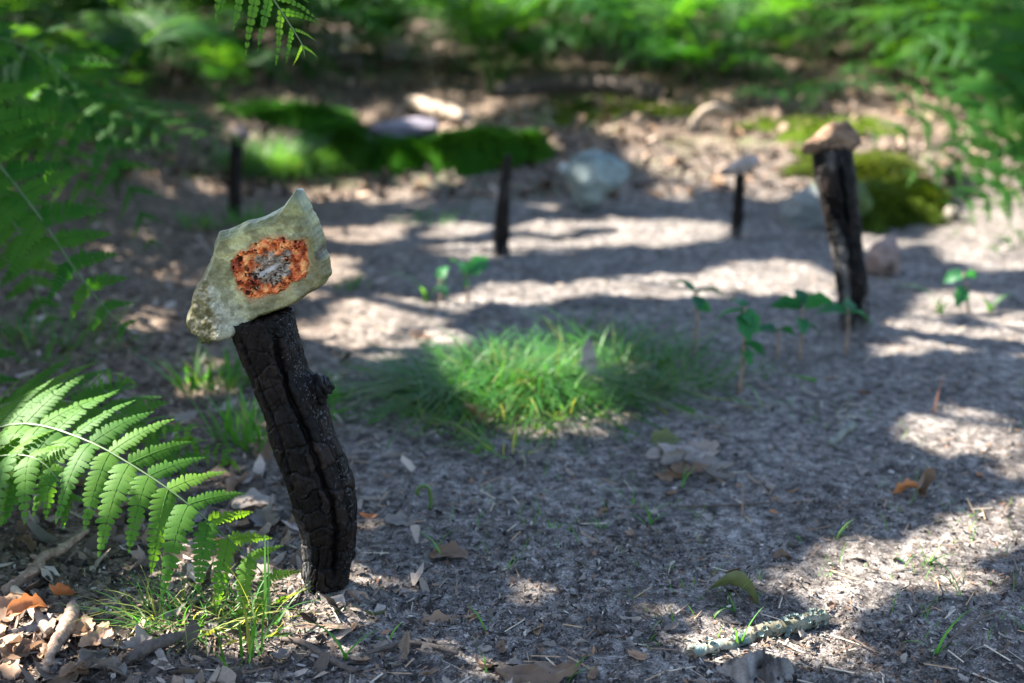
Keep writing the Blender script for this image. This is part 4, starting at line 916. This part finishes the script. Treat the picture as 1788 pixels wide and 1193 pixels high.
stick('twig', [gp(130, 1085, 0.02), gp(120, 1120, 0.016), gp(95, 1150, 0.012), gp(80, 1190, 0.01)], [0.006, 0.009, 0.006, 0.004], 'gnarled brown twig stub at the bottom left among leaves', 'twig', 10, 0.6, 120, 40, seed=5)
stick('twig', [gp(205, 1170, 0.006), gp(270, 1145, 0.012), gp(330, 1125, 0.012)], [0.005, 0.007, 0.005], 'thick dark twig at the bottom left in front of the dry grass', 'soil_twig', 9, 0.5, 90, 36, seed=6)
stick('twig', [gp(1640, 1140, 0.004), gp(1690, 1105, 0.008), gp(1745, 1075, 0.006)], [0.0016, 0.0018, 0.0012], 'thin dark twig at the bottom right behind the branching grass', 'soil_twig', 6, 0.3, 120, 24, seed=7)
stick('twig', [gp(1180, 890, 0.004), gp(1270, 888, 0.004), gp(1350, 882, 0.003)], [0.0016, 0.0018, 0.0012], 'thin dark twig in front of the dead leaf heap', 'soil_twig', 6, 0.3, 120, 24, seed=8)
stick('twig', [gp(640, 1150, 0.006), gp(720, 1135, 0.008), gp(800, 1150, 0.005)], [0.0024, 0.0028, 0.002], 'short brown twig lying at bottom centre left', 'soil_twig', 6, 0.4, 120, 24, seed=9)
stick('dry_stalk', [gp(1630, 725, 0.0), gp(1637, 705, 0.02), gp(1645, 690, 0.035)], [0.0016, 0.0013, 0.0008], 'upright orange dry stalk behind the sunlit sand at right', 'leaf_orange', 5, 0.1, 90, 12, seed=10)
stick('dry_stalk', [gp(1295, 905, 0.0), gp(1296, 890, 0.012), gp(1295, 876, 0.022)], [0.0013, 0.0011, 0.0008], 'short upright dry stalk before the leaf heap', 'leaf_brown', 5, 0.1, 90, 12, seed=11)
stick('log', [gp(716, 196, 0.03), gp(745, 205, 0.035), gp(780, 215, 0.035), gp(812, 222, 0.03)], [0.026, 0.032, 0.03, 0.022], 'sunlit pale broken log on the bank above the moss', 'pale_wood', 14, 0.4, 14, 40, seed=12)
stick('root', [gp(1205, 232, 0.0), P(1215, 212, G(1205, 232)[1]), P(1230, 195, G(1205, 232)[1]), P(1252, 188, G(1205, 232)[1]), P(1275, 196, G(1205, 232)[1] + 0.05)], [0.018, 0.016, 0.015, 0.013, 0.008], 'pale curved root arching out of the sunlit bank', 'pale_wood', 10, 0.3, 30, 40, seed=13)
stick('log', [gp(860, 172, 0.02), gp(960, 160, 0.03), gp(1080, 165, 0.03), gp(1150, 175, 0.02)], [0.03, 0.04, 0.038, 0.03], 'dark decaying log below the ferns at top centre', 'soil_twig', 12, 0.5, 12, 50, seed=14)

# stick with lichen, lower right
la, lb_ = gp(1206, 1146, 0.003), gp(1438, 1088, 0.007)
def lcol(V):
    n = 0.5 + fbm3(V[:, 0] * 90, V[:, 1] * 90, V[:, 2] * 90, 3, 7); t = np.clip(n, 0, 1)[:, None]
    c = np.array([0.12, 0.11, 0.065]) * (1 - t) + np.array([0.36, 0.33, 0.24]) * t
    l = (fbm3(V[:, 0] * 60 + 9, V[:, 1] * 60, V[:, 2] * 60, 3, 8) > 0.22)[:, None]
    c = np.where(l, np.array([0.17, 0.225, 0.19]) * (0.6 + 0.8 * t), c)
    k = (fbm3(V[:, 0] * 170, V[:, 1] * 170, V[:, 2] * 170, 3, 18) > 0.20)[:, None]
    return np.where(k, np.array([0.03, 0.026, 0.02]), c) * 0.62
dlg = lb_ - la
lst = stick('stick', [la, la + dlg * 0.25 + np.array([0, -0.003, -0.001]), la + dlg * 0.5 + np.array([0, 0.005, -0.002]), la + dlg * 0.75 + np.array([0, -0.002, 0.001]), lb_], [0.0072, 0.0080, 0.0092, 0.0082, 0.0086], 'short stick crusted with grey-green lichen at lower right', 'lichen', 40, 0.26, 110, 220, seed=21, col=lcol)
r = np.random.default_rng(44)
for k in range(44):                                  # lichen lobes
    f = r.random() ** 0.8; c0 = la + dlg * (0.45 + 0.55 * f) if k > 5 else la + dlg * (0.08 + 0.2 * f)
    a = r.random() * 2.4 - 0.3; up = np.array([0, -math.sin(a) * 0.7, math.cos(a)]); nrm = unit(up + 0.3 * r.normal(size=3))
    e1 = unit(np.cross(nrm, [0.3, 0.9, 0.2])); e2 = np.cross(nrm, e1); rad = 0.0015 + 0.0030 * r.random(); m_ = 14
    ph = np.linspace(0, 6.283, m_, endpoint=False); rr_ = rad * (0.6 + 0.7 * r.random(m_))
    c0 = c0 + nrm * 0.0093
    ring1 = c0 + (rr_ * 0.55 * np.cos(ph))[:, None] * e1 + (rr_ * 0.55 * np.sin(ph))[:, None] * e2 + nrm * 0.0006
    ring2 = c0 + (rr_ * np.cos(ph))[:, None] * e1 + (rr_ * np.sin(ph))[:, None] * e2 + nrm * (0.0012 + 0.0022 * r.random(m_))[:, None]
    V = np.vstack([c0[None], ring1, ring2]) - la
    F = [[0, 1 + j, 1 + (j + 1) % m_] for j in range(m_)] + [[1 + j, 1 + m_ + j, 1 + m_ + (j + 1) % m_, 1 + (j + 1) % m_] for j in range(m_)]
    new_obj('lichen_lobe', mesh('lichen_lobe', V, F, True, np.tile(np.array([0.12, 0.155, 0.135]) * (0.7 + 0.6 * r.random()), (len(V), 1))), lst, M['lichen'])
for s_, q in ((0, la), (1, lb_)):                    # frayed ends
    parts = []
    for k in range(12):
        d = unit(dlg) * (1 if s_ else -1); a = r.random() * 6.283; off = np.array([0.1, math.cos(a), math.sin(a)]) * 0.006
        p0 = q + off - d * 0.003; p1 = p0 + d * (0.004 + 0.006 * r.random()) + 0.0015 * r.normal(size=3)
        parts.append(tube([p0 - la, (p0 + p1) / 2 - la, p1 - la], [0.0016, 0.0013, 0.0005], 5, rows=5))
    V, F = join(parts); new_obj('broken_end', mesh('broken_end', V, F, True, np.tile([0.10, 0.075, 0.05], (len(V), 1))), lst, M['lichen'])
# little lichened twig on the sand
a0 = gp(1450, 782, 0.005); a1 = gp(1487, 752, 0.008)
o = stick('twig', [a0, (a0 + a1) / 2 + np.array([0.003, 0, 0.004]), a1], [0.006, 0.0048, 0.0065], 'small knobbly whitish twig piece on the shaded sand at right', 'lichen', 16, 0.9, 150, 50, seed=33, col=lambda V: np.array([0.14, 0.145, 0.12]) * (0.6 + 0.8 * np.clip(0.5 + fbm3(V[:, 0] * 90, V[:, 1] * 90, V[:, 2] * 90, 2, 3), 0, 1))[:, None])
# crumbled stump / root mass at the bottom edge
cb = G(1325, 1185)
q = np.linspace(0, 1, 26)[1:]; ph = np.linspace(0, 2 * np.pi, 72, endpoint=False); Q, PHI = np.meshgrid(q, ph, indexing='ij')
xx = 0.036 * Q * np.cos(PHI) * (1 + 0.3 * np.sin(3 * PHI)); yy_ = 0.04 * Q * np.sin(PHI)
zz = 0.020 * (1 - Q ** 2) * (1 + 0.9 * fbm2(xx * 60, yy_ * 60, 3, 5)) + 0.005 * fbm2(xx * 260, yy_ * 160, 3, 6) - 0.022 * np.exp(-((xx + 0.004) / 0.008) ** 2 - ((yy_ + 0.016) / 0.010) ** 2) - 0.004 * (Q > 0.97) + terr(cb[0] + xx, cb[1] + yy_) - cb[2]
V = np.vstack([[[0, 0, 0.02]], np.stack([xx, yy_, zz], -1).reshape(-1, 3)])
F = [[0, 1 + k, 1 + (k + 1) % 72] for k in range(72)] + (grid_faces(25, 72, True) + 1).tolist()
cn_ = np.clip(0.5 + fbm2(V[:, 0] * 120, V[:, 1] * 50, 3, 9), 0, 1)[:, None]
o = new_obj('stump', mesh('stump', V, F, True, np.array([0.03, 0.025, 0.022]) * (1 - cn_) + np.array([0.20, 0.175, 0.155]) * cn_), None, M['lichen']); o.location = cb
tag(o, 'crumbled weathered root stump at the bottom edge below the lichened stick', 'stump')

# ------------------------------------------------------------------ dead leaves
def leaf_mesh(L, W, lobes, curl, roll, wav, seed, nl=15, nw=7):
    t = np.linspace(0, 1, nl); w = np.linspace(-1, 1, nw); Tt, Ww = np.meshgrid(t, w, indexing='ij'); r = np.random.default_rng(seed)
    env = np.sin(np.pi * np.clip(Tt, 0.0, 1) ** 0.75) ** 0.8
    hw = W * 0.5 * env * (1 - 0.32 * (0.5 + 0.5 * np.cos(2 * np.pi * lobes * Tt + 0.6 * np.sign(Ww)))) + 0.0006
    x = L * (Tt - 0.5); y = hw * Ww
    ang = roll * Ww * env
    yr = np.where(np.abs(roll) > 1e-3, hw * np.sin(ang) / (roll * env + 1e-6), y); zr = np.abs(hw * (1 - np.cos(ang)) / (abs(roll) * env + 1e-6)) * np.sign(roll)
    z = zr + curl * L * (Tt - 0.5) ** 2 * 2 + wav * L * (fbm2(Tt * 4 + seed, Ww * 1.6, 2, seed) + 0.5 * fbm2(Tt * 11 + seed, Ww * 4, 2, seed + 4)) + 0.02 * L * np.abs(np.sin(Tt * 22 + np.abs(Ww) * 3)) * env
    z = z - 0.02 * L * np.exp(-(Ww / 0.15) ** 2)
    V = np.stack([x, yr, z], -1).reshape(-1, 3)
    return mesh('dead_leaf', V, grid_faces(nl, nw), True)
LV = [leaf_mesh(0.075, 0.048, 3.5, 0.35, 1.0, 0.10, 1), leaf_mesh(0.065, 0.042, 3.0, -0.25, 0.6, 0.12, 2), leaf_mesh(0.085, 0.050, 4.0, 0.15, -0.7, 0.12, 3), leaf_mesh(0.06, 0.030, 0.3, 0.5, 1.3, 0.06, 4), leaf_mesh(0.07, 0.046, 3.5, -0.3, 1.8, 0.10, 5), leaf_mesh(0.05, 0.036, 2.5, 0.1, 0.4, 0.16, 6)]
def put_leaf(u, v, var, mat, rz, sc=1.0, tx=0.0, ty=0.0, lift=0.004, label=None, group=None, name='dead_leaf', me=None):
    g = G(u, v); me0 = (me or LV[var])
    key = me0.name + mat
    if key not in LMAT:
        c = me0.copy(); c.materials.append(M[mat]); LMAT[key] = c
    o = new_obj(name, LMAT[key]); o.location = (g[0], g[1], g[2] + lift); o.rotation_euler = (tx, ty, rz); o.scale = (sc,) * 3
    tag(o, label, 'leaf', group); return o
LMAT = {}
big = leaf_mesh(0.056, 0.052, 0.6, -0.55, 1.5, 0.06, 9, 21, 11)
put_leaf(1288, 1045, 0, 'leaf_olive', -0.25, 1.05, -0.55, 0.25, 0.016, 'curled olive green leaf above the lichened stick', me=big)
put_leaf(1608, 868, 4, 'leaf_brown', 0.9, 0.72, 0.7, -0.6, 0.016, 'curled tan leaf piece on the shaded sand at right', me=leaf_mesh(0.07, 0.06, 0.4, 0.6, 2.4, 0.08, 12, 21, 11))
put_leaf(1582, 866, 4, 'leaf_orange', 2.6, 0.62, 0.5, 0.4, 0.010, 'dark orange crumpled leaf left of the curled tan leaf')
put_leaf(1160, 790, 5, 'leaf_olive', 0.4, 1.0, 0.9, 0.1, 0.018, 'olive leaf standing up behind the grey leaf heap')
put_leaf(1162, 815, 1, 'leaf_grey', 0.2, 0.85, 0.25, 0.2, 0.018, 'pale grey leaf at the left end of the leaf heap')
put_leaf(1200, 818, 2, 'leaf_grey', -0.1, 1.0, 0.20, 0.10, 0.024, 'long grey leaf on top of the leaf heap')
put_leaf(1235, 826, 2, 'leaf_grey', -0.35, 0.9, 0.25, 0.15, 0.018, 'grey leaf at the right end of the leaf heap')
put_leaf(1205, 838, 0, 'leaf_brown', 0.1, 0.75, 0.15, 0.0, 0.010, 'brown leaf under the front of the leaf heap')
put_leaf(1215, 796, 5, 'leaf_brown', 1.1, 0.9, 0.3, 0.4, 0.008, 'brownish leaf behind the top of the leaf heap')
put_leaf(1255, 842, 3, 'leaf_grey', -0.15, 0.8, 0.1, 0.1, 0.005, 'narrow grey leaf trailing right of the leaf heap')
put_leaf(1185, 828, 4, 'leaf_grey', 0.5, 0.8, 0.6, 0.2, 0.020, 'curled greyish leaf in the middle of the leaf heap')
put_leaf(1225, 812, 0, 'leaf_grey', 2.6, 0.8, -0.5, 0.2, 0.020, 'arched grey leaf at the back of the leaf heap')
put_leaf(1175, 836, 2, 'leaf_brown', 0.0, 0.6, 0.2, -0.2, 0.008, 'small tan leaf at the front left of the leaf heap')
put_leaf(1368, 980, 4, 'leaf_brown', 0.5, 0.42, 0.3, 0.3, 0.006, 'small reddish brown leaf on the edge of the sunlit sand')
put_leaf(790, 975, 1, 'leaf_brown', -0.1, 0.85, 0.2, 0.1, 0.006, 'light brown leaf behind the tallest grass sprout')
put_leaf(642, 912, 3, 'leaf_orange', 0.4, 0.42, 0.3, 0.2, 0.006, 'small bright orange leaf right of the front stake')
put_leaf(700, 918, 5, 'leaf_grey', 0.3, 0.9, 0.1, 0.1, 0.004, 'flat grey leaf right of the small orange leaf')
put_leaf(655, 1080, 3, 'leaf_olive', 0.35, 0.40, -0.3, 0.1, 0.004, 'small olive leaf right of the stake foot')
put_leaf(770, 1090, 1, 'leaf_brown', 0.3, 0.75, 0.2, 0.0, 0.002, 'half buried brown leaf in grey sand at bottom centre')
put_leaf(940, 1185, 2, 'leaf_brown', 0.1, 1.0, 0.2, 0.0, 0.006, 'sunlit light brown leaf at the bottom edge centre')
put_leaf(1035, 690, 2, 'leaf_grey', 2.0, 1.25, 0.5, -0.9, 0.040, 'long tan leaf leaning on the right flank of the grass mound')
put_leaf(850, 738, 3, 'leaf_brown', 0.2, 1.25, 0.1, 0.1, 0.010, 'tan leaf lying in the front of the grass mound')
put_leaf(735, 600, 5, 'leaf_brown', 0.4, 0.9, 0.3, 0.2, 0.012, 'dark crumpled leaf left behind the grass mound')
put_leaf(1350, 900, 5, 'leaf_orange', 0.4, 0.25, 0.3, 0.2, 0.004, 'tiny orange leaf scrap right of the dry stalk')
put_leaf(1710, 835, 5, 'leaf_orange', 0.9, 0.35, 0.3, 0.2, 0.004, 'tiny brown leaf scrap at the right on sand')
put_leaf(1405, 1125, 5, 'leaf_grey', 0.9, 0.5, 0.4, 0.3, 0.008, 'crinkled grey leaf under the right end of the lichened stick')
put_leaf(450, 885, 1, 'leaf_grey', 0.5, 1.05, 0.2, 0.2, 0.008, 'pale tan leaf on the ground left of the front stake')
put_leaf(1470, 938, 5, 'leaf_olive', 0.5, 0.22, 0.2, 0.2, 0.003, 'tiny pale green leaf scrap on the shaded sand')
put_leaf(55, 1090, 4, 'leaf_orange', 0.9, 0.75, 0.5, 0.2, 0.02, 'orange curled leaf beside the pale stick at left edge')
put_leaf(105, 1070, 0, 'leaf_orange', 2.2, 0.75, 0.6, 0.4, 0.02, 'orange brown leaf leaning on the pale stick')
put_leaf(20, 1085, 1, 'leaf_brown', 1.2, 0.8, 0.4, -0.3, 0.018, 'tan leaf at the very left edge by the pale stick')
r = np.random.default_rng(66); DRY = {'leaf_grey': 'dry greyish', 'leaf_brown': 'dry brown'}
for k in range(40):
    u = -20 + 270 * r.random() ** 1.3; v = 1085 + 115 * r.random()
    put_leaf(u, v, r.integers(0, 6), (mt := ('leaf_brown', 'leaf_grey', 'leaf_brown')[r.integers(0, 3)]), r.random() * 6.28, 0.32 + 0.36 * r.random(), 0.4 * r.normal(), 0.4 * r.normal(), 0.006 + 0.006 * r.random(), DRY[mt] + ' leaf in the heap filling the bottom left corner', 'dry leaves heaped in the bottom left corner')
for k in range(60):
    u = 40 + 480 * r.random(); v = 640 + 370 * r.random()
    put_leaf(u, v, r.integers(0, 6), (mt := ('leaf_grey', 'leaf_grey', 'leaf_brown')[r.integers(0, 3)]), r.random() * 6.28, 0.45 + 0.4 * r.random(), 0.3 * r.normal(), 0.3 * r.normal(), 0.006, DRY[mt] + ' leaf on the ground between the ferns and the front stake', 'dry leaves between the ferns and the front stake')
for k in range(26):
    u = 480 + 700 * r.random(); v = 1080 + 110 * r.random()
    put_leaf(u, v, r.integers(0, 6), (mt := ('leaf_grey', 'leaf_brown', 'leaf_grey')[r.integers(0, 3)]), r.random() * 6.28, 0.25 + 0.3 * r.random(), 0.25 * r.normal(), 0.25 * r.normal(), 0.003, 'small ' + DRY[mt] + ' leaf fragment along the bottom edge', 'small dry leaf fragments along the bottom edge')
for k in range(36):
    u = 650 + 1130 * r.random(); v = 760 + 380 * r.random()
    put_leaf(u, v, r.integers(0, 6), (mt := ('leaf_grey', 'leaf_grey', 'leaf_brown')[r.integers(0, 3)]), r.random() * 6.28, 0.16 + 0.25 * r.random(), 0.2 * r.normal(), 0.2 * r.normal(), 0.002, 'tiny ' + DRY[mt] + ' leaf scrap lying on the open grey sand', 'tiny dry leaf scraps on the open sand')

# ------------------------------------------------------------------ seedlings
def seed_leaf(L, W, seed): return leaf_mesh(L, W, 2.5, -0.3, 0.5, 0.05, seed, 11, 5)
def seedling(u, v, h, leaves, label, seed, tilt=0.0):
    h *= 1.12; leaves = [(a_, b_, c_ * 1.0, d_) for a_, b_, c_, d_ in leaves]
    org = G(u, v); root = empty('oak_seedling', org); tag(root, label, 'seedling', 'oak seedlings in the clearing'); r = np.random.default_rng(seed)
    top = np.array([tilt * h, 0, h]); V, F = tube([(0, 0, -0.005), top * 0.5 + np.array([0.003, 0, 0]), top], [0.0034, 0.0028, 0.002], 6, rows=10)
    new_obj('stem', mesh('stem', V, F), root, M['twig'])
    for k, (az, ht, L, dr) in enumerate(leaves):
        me = seed_leaf(L, L * 0.72, seed * 10 + k); me.name = 'leaf'; me.materials.append(M['seedling'])
        o = new_obj('leaf', me, root); d = np.array([math.cos(az), math.sin(az), 0])
        o.location = top * ht + d * L * 0.5 * math.cos(dr) + np.array([0, 0, -math.sin(dr) * L * 0.5]); o.rotation_euler = Matrix.Rotation(az, 3, 'Z').to_4x4().to_euler()
        o.rotation_euler = (0.5 * r.normal(), dr, az)
seedling(1290, 690, 0.13, [(3.0, 1.0, 0.055, 0.4), (-0.6, 0.98, 0.045, 0.9), (-1.4, 0.95, 0.05, 1.0), (0.0, 0.62, 0.045, 0.5), (-0.4, 0.55, 0.035, 1.0), (2.0, 1.02, 0.04, -0.1)], 'tallest oak seedling with a broad top leaf right of the grass mound', 1, 0.02)
seedling(1212, 620, 0.105, [(2.7, 1.0, 0.05, -0.3), (0.2, 1.0, 0.05, 0.1), (-1.5, 0.95, 0.04, 0.5), (0.5, 0.8, 0.035, 0.5)], 'slender oak seedling directly behind the tallest seedling', 2)
seedling(1395, 630, 0.09, [(3.1, 1.0, 0.055, 0.0), (0.3, 1.0, 0.055, -0.1), (1.5, 1.0, 0.045, -0.5), (-1.6, 0.8, 0.04, 0.6), (-0.2, 0.7, 0.04, 0.4)], 'bushy oak seedling left of the right stake foot', 3)
seedling(1475, 620, 0.075, [(3.0, 1.0, 0.055, 0.1), (-0.2, 1.0, 0.05, 0.4), (1.2, 1.0, 0.045, -0.2)], 'oak seedling with spread leaves before the right stake foot', 4)
seedling(1355, 628, 0.05, [(3.0, 1.0, 0.04, 0.1), (0.4, 1.0, 0.035, 0.3)], 'small yellowish oak seedling between the tallest and the bushy one', 5)
seedling(815, 528, 0.055, [(2.2, 1.0, 0.055, -0.4), (0.6, 1.0, 0.06, -0.4), (-1.6, 0.9, 0.035, 0.5)], 'two-leaved oak seedling behind the grass mound', 6)
seedling(768, 530, 0.045, [(1.2, 1.0, 0.04, -0.6), (-1.0, 0.8, 0.035, 0.6)], 'small bright seedling at the left of the two-leaved one', 7)
seedling(1690, 545, 0.07, [(2.7, 1.0, 0.045, 0.5), (-2.2, 0.7, 0.05, 0.8), (0.5, 1.0, 0.035, 0.3)], 'leafy seedling right of the right stake', 8, -0.2)
# fiddlehead
fo = G(751, 890)
fp = [fo, P(752, 868, fo[1]), P(748, 852, fo[1]), P(738, 848, fo[1]), P(730, 854, fo[1]), P(729, 862, fo[1]), P(733, 864, fo[1])]
stick('fern_fiddlehead', fp, [0.0024, 0.0026, 0.0026, 0.0026, 0.0028, 0.0026, 0.0018], 'small hooked yellow-green fiddlehead on the sand right of the stake', 'stem', 8, 0.15, 120, 30, 'fern', 51)

# ------------------------------------------------------------------ oaks beside the clearing whose crowns shade it
LIT = [  # sunlit openings: photo position, half sizes, distance (None = ground)
 (570,340,50,12,None),(685,350,62,14,None),(620,408,95,12,None),(800,400,60,8,None),(960,395,80,8,None),(1120,392,90,7,None),(1230,400,60,8,None),
 (830,440,90,9,None),(980,428,110,10,None),(1150,418,110,11,None),(600,455,40,10,None),(1150,500,140,22,None),(1320,485,130,28,None),(1420,500,60,24,None),
 (900,515,120,14,None),(700,545,130,18,None),(600,570,80,18,None),(640,610,70,10,None),(760,590,70,12,None),
 (1600,575,70,14,None),(1680,600,90,16,None),(1580,612,60,14,None),(1760,585,40,14,None),(1740,450,60,12,None),(1640,530,60,8,None),
 (1660,755,90,40,None),(1770,790,40,35,None),(1540,985,110,40,None),(1700,940,100,45,None),(1640,1010,130,38,None),(1420,1020,110,22,None),(1490,1050,80,20,None),(1770,890,40,30,None),
 (1140,1075,50,12,None),(1230,1105,30,12,None),(1300,1118,25,12,None),(1380,1150,60,15,None),(1250,1160,60,10,None),(560,1075,55,16,None),(522,960,16,60,1.45),
 (450,880,45,30,None),(400,850,40,20,None),(70,1110,95,45,None),(60,1160,60,30,None),(200,1120,60,16,None),(330,1120,60,12,None),(230,430,60,25,None),(300,470,70,20,None),(250,560,50,10,None),
 (90,770,110,45,1.5),(220,810,120,60,1.47),(330,880,60,50,1.44),(170,880,40,50,1.47),
 (920,640,140,60,2.15),(900,600,120,22,2.3),(1050,640,60,20,2.3),(880,635,110,40,2.25),(800,610,60,25,2.3),(970,660,60,30,2.2),
 (1560,240,60,30,3.4),(1690,230,90,50,3.45),(1740,330,50,30,3.35),(1640,170,130,60,3.7),(1600,235,110,35,3.55),(1680,280,80,30,3.5),(1450,222,45,16,2.65),(1600,340,55,30,3.45),(1430,320,30,20,3.5),
 (1180,95,110,35,5.4),(1330,110,90,40,5.4),(1300,235,110,45,4.5),(1220,205,60,30,4.7),(1420,225,80,40,4.4),(1310,165,60,20,4.9),(1460,155,50,20,4.4),
 (1300,50,110,40,6.2),(1650,60,110,45,5.6),(1500,40,80,30,6.2),(1750,120,50,60,5.0),(1050,60,60,15,6.2),(1700,420,60,20,3.3),
 (765,200,50,15,4.6),(335,575,24,22,1.43),(290,240,120,22,3.1),(390,135,70,35,4.9),(820,128,20,8,5.3),(230,128,20,10,4.8),(480,100,18,10,5.3),(600,100,14,10,5.5),(620,330,40,12,None),(515,50,16,14,1.54)]
rf_ = np.random.default_rng(404)
for (u0, u1, v0, v1, n, a, b_) in ((560, 1500, 1000, 1190, 26, 16, 7), (230, 530, 620, 1010, 20, 22, 9), (600, 1400, 800, 980, 5, 14, 6), (430, 1200, 330, 400, 8, 26, 6), (200, 1788, 130, 330, 28, 22, 9), (1100, 1788, 0, 260, 60, 55, 22), (100, 1100, 0, 130, 34, 36, 16), (1500, 1788, 420, 560, 8, 40, 8)):
    for k in range(n):
        LIT.append((u0 + (u1 - u0) * rf_.random(), v0 + (v1 - v0) * rf_.random(), a * (0.5 + rf_.random()), b_ * (0.5 + rf_.random()), None))
LITC = [G(e[0], e[1]) if e[4] is None else P(e[0], e[1], e[4]) for e in LIT]
def lit_mask(pts):
    out = np.zeros(len(pts), bool); g0 = pts - SUN * (pts[:, 2:3] / SUN[2]); n_u = fbm2(g0[:, 0] * 9, g0[:, 1] * 9, 3, 301); n_v = fbm2(g0[:, 0] * 9 + 50, g0[:, 1] * 9, 3, 305)
    for (u, v, rx, ry, Yd), c in zip(LIT, LITC):
        t = (pts[:, 2] - c[2]) / SUN[2]; q = pts - SUN * t[:, None]
        q[:, 2] = c[2]; ok = q[:, 1] > 0.6
        uu, vv = to_px(np.where(ok[:, None], q, [0, 2, 0]))
        mg = 0.017 * FPX / max(c[1], 1.0); uu = uu + n_u * mg * 2.6; vv = vv + n_v * mg
        th = math.atan2(1, 1)
        out |= ok & ((((uu - u) / (rx + mg)) ** 2 + ((vv - v) / (ry + mg * 0.45)) ** 2) < 1)
    return out
def oak(label, tx, ty, h, crown, nleaf, seed):
    """crown: list of (x,y,z,rx,ry,rz) leaf masses"""
    r = np.random.default_rng(seed); z0 = float(terr(tx, ty)); root = empty('oak_tree', (tx, ty, z0)); tag(root, label, 'tree', 'oaks around the clearing')
    org = np.array([tx, ty, z0])
    V, F = tube([(0, 0, -0.1), (0.03, 0.02, h * 0.35), (-0.04, 0.05, h * 0.7), (0.05, 0, h)], [0.13, 0.10, 0.085, 0.05], 14, seed, 0.25, 3, 40)
    new_obj('trunk', mesh('trunk', V, F), root, M['bark'])
    C = np.array(crown); vol = C[:, 3] * C[:, 4]; idx = r.choice(len(C), nleaf, p=vol / vol.sum())
    d = unit(r.normal(size=(nleaf, 3))) * (r.random(nleaf) ** 0.4)[:, None]
    pts = C[idx, :3] + d * C[idx, 3:6]
    clump = fbm3(pts[:, 0] * 1.5, pts[:, 1] * 1.5, pts[:, 2] * 1.5, 2, seed)
    keep = ~lit_mask(pts); pts = pts[keep]; n = len(pts)
    a = unit(r.normal(size=(n, 3)) * [1, 1, 0.5]); nn = unit(r.normal(size=(n, 3)) + SUN * 1.2); a = unit(a - nn * (a * nn).sum(1)[:, None]); b_ = np.cross(nn, a)
    L = 0.045 + 0.035 * r.random(n); W = L * 0.62
    tv = np.array([[-0.5, 0], [-0.1, 0.5], [0.3, 0.42], [0.5, 0], [0.3, -0.42], [-0.1, -0.5]])
    Vv = pts[:, None] + L[:, None, None] * tv[None, :, :1] * a[:, None] + W[:, None, None] * tv[None, :, 1:] * b_[:, None] - org
    q = np.array([[0, 1, 2, 3], [0, 3, 4, 5]]); Fq = (np.arange(n)[:, None, None] * 6 + q[None]).reshape(-1, 4)
    new_obj('crown', mesh('crown', Vv.reshape(-1, 3), Fq, False), root, M['canopy'])
    for k in range(len(C)):
        c = C[k, :3] - org; s = np.array([0.0, 0, h * (0.55 + 0.4 * r.random())]); best = None
        for tr_ in range(14):
            m0 = (s + c) / 2 + np.array([0, 0, 0.25]) + 0.45 * r.normal(size=3) * (tr_ > 0); c1 = c + 0.25 * r.normal(size=3) * (tr_ > 0)
            pp = spline([s, m0, c1], 30) + org; hit = int(lit_mask(pp).sum())
            if best is None or hit < best[0]: best = (hit, m0, c1)
        mid, c = best[1], best[2]
        V, F = tube([s, mid, c], [0.032, 0.020, 0.008], 7, seed + k, 0.2, 5, 14)
        new_obj('limb', mesh('limb', V, F), root, M['bark'])
# crowns hang where the sun's rays towards the clearing pass, 2.6 to 3.6 m up, left of the picture
def crown_over(pts, z, rx, ry, rz=0.35):
    out = []
    for (x, y) in pts:
        t = z / SUN[2]; out.append((x + SUN[0] * t, y + SUN[1] * t, z + 0.25 * math.sin(x * 5 + y * 3), rx, ry, rz))
    return out
oak('young oak off the left edge whose crown shades the front stake', -2.9, 2.0, 2.5, crown_over([(-1.1, 1.5), (-0.5, 1.2), (-0.4, 2.0), (0.3, 1.3), (0.3, 2.2), (0.9, 1.5), (-1.2, 2.4), (1.0, 2.2), (0.6, 1.8), (0.0, 1.7), (0.6, 1.1), (0.0, 1.2), (0.6, 2.5), (-0.8, 1.9)], 2.3, 0.7, 0.7), 44000, 1)
oak('oak off the left edge whose crown shades the middle of the clearing', -3.3, 4.3, 2.8, crown_over([(-1.3, 3.3), (-0.5, 3.1), (0.3, 3.2), (1.1, 3.1), (1.8, 3.0), (-0.9, 4.1), (0.0, 4.2), (0.9, 4.1), (1.7, 4.0), (0.7, 3.6), (-0.1, 3.6), (1.5, 3.5), (1.6, 2.3)], 2.5, 0.75, 0.75), 42000, 2)
oak('oak behind the upper left ferns whose crown shades the bank', -4.9, 6.6, 3.6, crown_over([(-2.2, 5.1), (-1.3, 5.1), (-0.4, 5.2), (0.5, 5.2), (1.4, 5.1), (2.3, 5.2), (-2.0, 6.3), (-1.0, 6.4), (0.0, 6.3), (1.0, 6.4), (2.2, 6.4), (-2.0, 7.4), (-0.7, 7.5), (0.7, 7.5), (2.2, 7.5), (-2.2, 4.1), (-2.0, 3.2)], 3.0, 0.95, 0.85), 26000, 3)
oak('unseen small oak added beyond the left edge to shade the left ferns', -2.6, 3.0, 1.9, [(-1.75, 2.3, 1.45, 0.55, 0.55, 0.3), (-1.9, 3.1, 1.5, 0.6, 0.6, 0.3), (-1.35, 2.8, 1.5, 0.5, 0.6, 0.25), (-1.7, 3.9, 1.6, 0.7, 0.6, 0.3), (-1.3, 1.7, 1.45, 0.5, 0.5, 0.25), (-2.0, 4.8, 1.7, 0.7, 0.6, 0.3), (-1.1, 3.6, 1.6, 0.5, 0.5, 0.25)], 15000, 4)  # added tree out of view, keeps skylight off the left ferns
